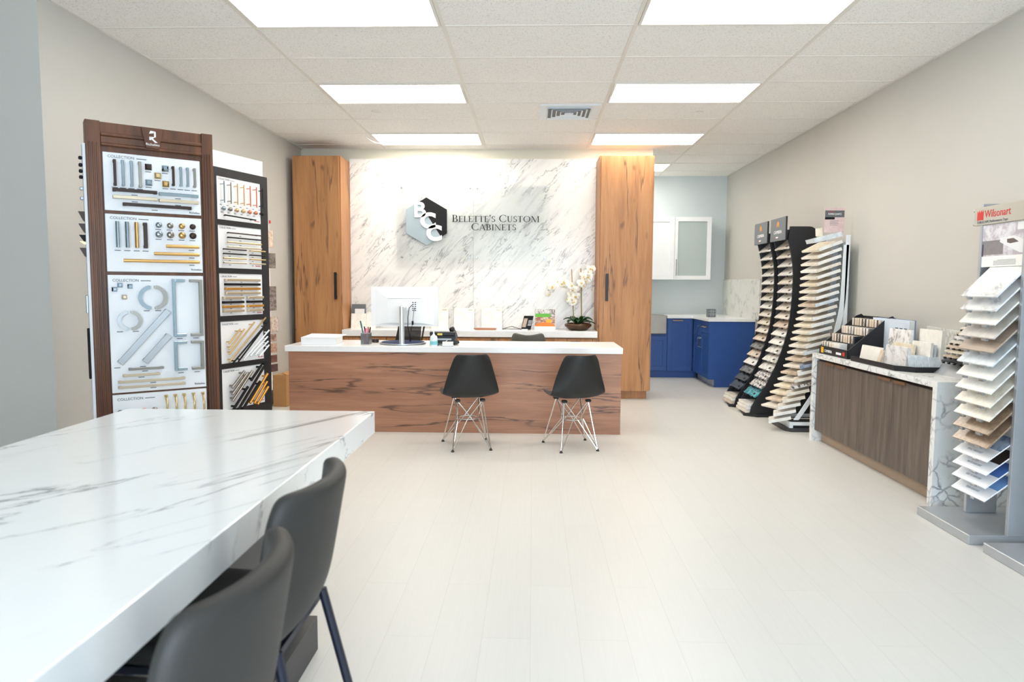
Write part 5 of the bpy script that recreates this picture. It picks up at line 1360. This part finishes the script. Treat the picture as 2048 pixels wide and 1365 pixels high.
# tray of standing samples
t = thing('sample_tray', 'shallow black tray holding white stone samples on the console', 'tray', (2.6, 4.9, CZ))
tr = MB().prism([(2.415, 4.62), (2.50, 4.52), (2.80, 4.52), (2.80, 5.25), (2.415, 5.25)], (0, 0, 0), (1, 0, 0), (0, 1, 0), (0, 0, 1), CZ, CZ + .008)
part('tray_floor', tr, BLACK_BOARD, t, True)
for q in (((2.415, 4.62), (2.415, 5.25)), ((2.50, 4.52), (2.415, 4.62)), ((2.80, 4.52), (2.50, 4.52)), ((2.415, 5.25), (2.80, 5.25))):
    (ax_, ay_), (bx_, by_) = q
    d = Vector((bx_ - ax_, by_ - ay_, 0)).normalized(); nn = Vector((-d.y, d.x, 0)) * .003
    a, b = Vector((ax_, ay_, CZ + .008)), Vector((bx_, by_, CZ + .008))
    part('tray_wall', MB().hexa([a - nn, b - nn, b + nn, a + nn], [p + Vector((0, 0, .028)) for p in (a - nn, b - nn, b + nn, a + nn)]), BLACK_BOARD, t, True)
TZ = CZ + .0085
def stand(x, y0, y1, h, th, m, label, lean_=.02, z=TZ, edge=WHITE, name='stone_sample'):
    tt = thing(name, label, 'stone sample', (x, (y0 + y1) / 2, z), 0, 'stone samples standing in the console tray')
    part('slab', MB().hexa([(x, y0, z), (x + th, y0, z), (x + th, y1, z), (x, y1, z)], [(x + lean_, y0, z + h), (x + th + lean_, y0, z + h), (x + th + lean_, y1, z + h), (x + lean_, y1, z + h)]), m, tt, True)
TW = stone(21, (237, 235, 228), (243, 241, 235))
stand(2.47, 4.955, 5.235, .115, .02, TW, 'short wide white stone sample at the left end of the black tray')
stand(2.485, 4.62, 4.90, .145, .022, TILE_MARB, 'white sample with faint veins standing front and centre in the black tray', .012)
stand(2.60, 4.82, 5.10, .25, .02, vein_quartz('bold_vein_sample', (0, R(20), 0), (1, 1, 1), 7, 1.5, (240, 240, 240), (60, 60, 66), .2, (2, 1, 4), 3.0), 'white stone sample with a bold dark vein in the black tray', .02)
stand(2.56, 4.70, 4.96, .16, .016, TILE_CREAM, 'cream stone sample behind the front centre sample in the black tray', .02)
stand(2.66, 4.54, 4.80, .265, .022, TW, 'tallest plain white sample at the right of the black tray', .01)
stand(2.60, 4.55, 4.77, .185, .018, TILE_WHITE, 'medium white sample before the tallest one in the black tray', .008)
stand(2.63, 4.56, 4.77, .17, .016, TILE_COOL, 'cool white sample squeezed between medium and tallest in black tray', .006)
stand(2.455, 4.905, 4.95, .10, .03, TILE_BEIGE, 'narrow beige sample leaning beside the short wide one in black tray', .03)
for k in range(4):
    x0 = 2.49 + k * .035
    y = 4.60 - k * .016
    solo('stone_sample', MB().hexa([(x0, y - .03, TZ), (x0 + .07, y - .03, TZ), (x0 + .07, y - .016, TZ), (x0, y - .016, TZ)], [(x0, y - .005, TZ + .10 - .003 * k), (x0 + .07, y - .005, TZ + .10 - .003 * k), (x0 + .07, y + .009, TZ + .10 - .003 * k), (x0, y + .009, TZ + .10 - .003 * k)]),
         TILE_COOL, 'thin cool white tile leaning at right front of black tray, %s from the left' % ORD[k], 'stone sample', 'thin tiles leaning in the console tray')
t = thing('binder', 'tall pale blue and white binder standing behind the tray samples', 'binder', (2.72, 5.25, TZ))
part('cover', MB().box(2.70, 2.704, 4.99, 5.52, TZ + .0, 1.072), plain('pale_blue_card', srgb(214, 226, 240), .4), t, True)
part('page_block', MB().box(2.704, 2.742, 5.0, 5.51, TZ + .003, 1.068), PAPER, t, True)
part('cover', MB().box(2.742, 2.746, 4.99, 5.52, TZ, 1.072), plain('blue_grey_card', srgb(112, 132, 168), .4), t, True, label='blue grey rear cover')
ph = MB()
for k in range(3): ph.box(2.699, 2.7001, 5.02 + k * .06, 5.06 + k * .06, .985, 1.01)
part('cover_pictures', ph, INK, t, True)
solo('stone_slab', MB().hexa([(2.83, 4.55, CZ), (2.845, 4.55, CZ), (2.845, 5.05, CZ), (2.83, 5.05, CZ)], [(2.858, 4.55, 1.015), (2.873, 4.55, 1.015), (2.873, 5.05, 1.03), (2.858, 5.05, 1.03)]), SPLASH, 'wide veined stone panel leaning on the wall behind the tray', 'stone slab')

# small table-top rack with hooks
t = thing('tabletop_rack', 'small silver tabletop rack of tile samples at the console\'s near end', 'sample rack', (2.72, 4.33, CZ))
part('base', MB().prism([(2.615, CZ), (2.84, CZ), (2.84, CZ + .10), (2.70, CZ + .075)], (0, 0, 0), (1, 0, 0), (0, 0, 1), (0, -1, 0), -4.56, -4.13), GREY_METAL, t, True)
part('back_frame', MB().hexa([(2.80, 4.14, CZ + .09), (2.83, 4.14, CZ + .09), (2.83, 4.55, CZ + .09), (2.80, 4.55, CZ + .09)], [(2.84, 4.14, 1.22), (2.87, 4.14, 1.22), (2.87, 4.55, 1.22), (2.84, 4.55, 1.22)]), GREY_METAL, t, True)
mini = [TILE_TAN, TILE_BEIGE, TILE_WHITE, TILE_WARM, TILE_WARM, TILE_TAN, TILE_MARB, TILE_WARM, TILE_BEIGE, TILE_CREAM, TILE_TAN, TILE_DARK]
for i, m in enumerate(mini):
    z = 1.165 - i * .030
    x = 2.70 - .085 * (i / 11) ** 1.0 + .02
    y0, y1 = 4.15 + .004 * i, 4.30 + .022 * i if i < 8 else 4.475
    lb = '%s tile sample, %s from the top on the small tabletop rack' % (TINT[m], ORD[i])
    q = thing('tile_sample', lb, 'tile sample', (x, (y0 + y1) / 2, z), 0, 'tile samples on the small tabletop rack')
    part('slab', MB().hexa([(x, y0, z), (x + .13, y0, z + .05), (x + .13, y1, z + .05), (x, y1, z)], [(x - .002, y0, z + .008), (x + .128, y0, z + .058), (x + .128, y1, z + .058), (x - .002, y1, z + .008)]), m, q, True)
    nh = 5
    hk = MB()
    for k in range(nh):
        y = y0 + (y1 - y0) * (k + .5) / nh
        hk.box(x - .010, x + .004, y - .007, y + .007, z - .010, z + .001, .001)
    part('shelf_hooks', hk, BLACK if i % 3 else GREY_METAL, t, True)

# ------------------------------------------------------------------ grey tower rack in the right foreground
GB = .05
t = thing('sample_rack', 'grey metal tower rack of large tile samples in the right foreground', 'sample rack', (2.5, 3.7, 0))
part('base_plate', MB().box(2.225, 2.86, 3.462, 3.935, 0, GB, .003), GREY_METAL, t, True)
part('post', MB().box(2.408, 2.60, 3.452, 3.474, GB, 1.76, .002), GREY_METAL, t, True)
part('post', MB().box(2.432, 2.60, 3.826, 3.848, GB, 1.76, .002), GREY_METAL, t, True)
part('back_plate', MB().box(2.585, 2.60, 3.474, 3.826, .30, 1.66), GREY_METAL, t, True)
hd = part('header', MB().box(2.428, 2.45, 3.425, 3.895, 1.645, 1.742, .002), TAUPE, t, True, label='taupe header board')
for z in (1.655, 1.728):
    part('end_pin', MB().cyl((2.44, 3.895, z), (2.44, 3.91, z), .009, 12), SILVER, t, True)
cw = part('emblem', MB().prism([(0, 0), (.052, 0), (.052, .052), (.043, .040), (.035, .055), (.026, .040), (.017, .055), (.009, .040), (0, .052)], (2.428, 3.868, 1.672), (0, -1, 0), (0, 0, 1), (-1, 0, 0), 0, .0008), RED, hd, True, label='red crown emblem')
writing('lettering', 'Wilsonart', .058, (2.4272, 3.806, 1.682), (0, -1, 0), (0, 0, 1), RED, hd, squeeze=.86)
writing('lettering', 'THINSCAPE Performance Tops', .019, (2.4272, 3.868, 1.654), (0, -1, 0), (0, 0, 1), GREY_PRINT, hd, squeeze=1.0)
po = part('poster', MB().box(2.438, 2.445, 3.44, 3.842, 1.418, 1.643), PAPER, t, True, label='white framed kitchen picture')
def pb(y0, y1, z0, z1, mt, k=0): return part('picture', MB().box(2.4372 - k * .0003, 2.4381, y0, y1, z0, z1), mt, po, True)
pb(3.445, 3.838, 1.475, 1.64, speckle('kitchen_wall_photo', srgb(186, 176, 184), srgb(222, 220, 226), 16, .3))
pb(3.445, 3.56, 1.60, 1.638, plain('bright_window_photo', srgb(236, 240, 240), .4), 1)
pb(3.66, 3.83, 1.482, 1.557, plain('grey_cabinet_photo', srgb(134, 128, 132), .4, var=.12, scale=30), 1)
part('picture', MB().prism([(0, 0), (.15, -.06), (.235, -.065), (.235, -.015), (.105, .028), (.0, .02)][::1], (2.4366, 3.685, 1.545), (0, -1, 0), (0, 0, 1), (-1, 0, 0), 0, .0004), plain('white_counter_photo', srgb(232, 232, 234), .4), po, True)
part('picture', MB().prism([(.03, -.012), (.055, -.018), (.115, -.012), (.075, .008), (.028, .006)], (2.4361, 3.66, 1.552), (0, -1, 0), (0, 0, 1), (-1, 0, 0), 0, .0004), plain('sink_photo', srgb(96, 84, 82), .4), po, True)
pb(3.815, 3.836, 1.475, 1.54, plain('dark_oven_photo', srgb(52, 48, 66), .4), 2)
tl = MB()
for i in range(6): tl.box(2.4374, 2.438, 3.56, 3.73 if i else 3.70, 1.452 - i * .005, 1.4535 - i * .005)
part('print_lines', tl, GREY_PRINT, po, True)
wood_t = wood('plank_tile', 1, srgb(206, 190, 172), srgb(186, 168, 150), srgb(160, 140, 124), srgb(120, 104, 92), .4, cracks=False)
TILE_GREIGE = stone(22, (200, 193, 186), (214, 208, 202))
TINT[TILE_GREIGE] = 'greige'
big = [TILE_MARB, TILE_MARB, TILE_WHITE, TILE_GREIGE, wood_t, TILE_COOL, TILE_WHITE, TILE_WHITE, TILE_WARM, TILE_WARM, TILE_BROWN, TILE_BROWN]
TINT[wood_t] = 'wood plank patterned'
for i, m in enumerate(big):
    z = 1.257 - i * .0696
    x = 2.30
    q = thing('tile_sample', '%s large tile sample, %s from the top in the grey tower rack' % (TINT[m], ORD[i]), 'tile sample', (x, 3.6, z), 0, 'large tile samples in the grey tower rack')
    bx, bz = .15, .155
    n = Vector((-bz, 0, bx)).normalized() * .008
    lo = [Vector(p) for p in ((x, 3.452, z), (x + bx, 3.452 + .024, z + bz), (x + bx, 3.824, z + bz), (x, 3.755, z))]
    lo = [Vector(p) for p in ((x, 3.476, z), (x + bx, 3.476, z + bz), (x + bx, 3.76, z + bz), (x, 3.76, z))]
    lo[0].y = lo[1].y = 3.4755
    part('slab', MB().hexa(lo, [p + n for p in lo]), m, q, True)
    part('clip', MB().box(x - .004, x + .012, 3.535, 3.575, z - .012, z + .001, .002), SILVER, t, True); part('clip', MB().box(x - .004, x + .012, 3.68, 3.71, z - .012, z + .001, .002), SILVER, t, True)
for i, tx in enumerate(('IMPACT RESISTANT', 'WATER RESISTANT', 'EASY TO MAINTAIN', 'STAIN RESISTANT')):
    z = .423 - i * .0682
    x = 2.30
    q = thing('tile_sample', 'white card with grey lettering, %s from the top below the brown tiles' % ORD[i], 'sample card', (x, 3.6, z), 0, 'lettered cards in the grey tower rack')
    bx, bz = .15, .118
    n = Vector((-bz, 0, bx)).normalized()
    lo = [Vector(p) for p in ((x, 3.4755, z), (x + bx, 3.4755, z + bz), (x + bx, 3.75, z + bz), (x, 3.75, z))]
    part('card', MB().hexa(lo, [p + n * .006 for p in lo]), WHITE_CARD, q, True)
    k0, k1 = .45, .98
    vv = [lo[0] + (lo[1] - lo[0]) * k0, lo[0] + (lo[1] - lo[0]) * k1, lo[3] + (lo[2] - lo[3]) * k1, lo[3] + (lo[2] - lo[3]) * k0]
    part('printed_picture', MB().hexa([p + n * .006 for p in vv], [p + n * .0066 for p in vv]), (TILE_BLUEG, BRONZE, plain('blue_photo', srgb(70, 110, 175), .4, var=.15), plain('pale_blue_photo', srgb(110, 150, 200), .4, var=.15))[i], q, True, label='printed picture')
    u = Vector((bx, 0, bz)).normalized()
    writing('lettering', tx, .0185, lo[0] + Vector((0, .14, 0)) + u * .035 + n * .0066, (0, -1, 0), u, PALE_PRINT, q, align='CENTER', squeeze=.72)
    part('clip', MB().box(x - .004, x + .012, 3.555, 3.585, z - .012, z + .001, .002), SILVER, t, True)
t = thing('sample_rack', 'second grey rack at the right edge showing only base and post', 'sample rack', (2.55, 3.1, 0))
part('base_plate', MB().box(2.235, 2.86, 2.90, 3.368, 0, GB, .003), GREY_METAL, t, True)
part('post', MB().box(2.50, 2.66, 3.33, 3.352, GB, 1.70, .002), GREY_METAL, t, True)
part('post', MB().box(2.50, 2.66, 2.93, 2.952, GB, 1.70, .002), GREY_METAL, t, True)
part('back_plate', MB().box(2.645, 2.66, 2.952, 3.33, .30, 1.70), GREY_METAL, t, True)
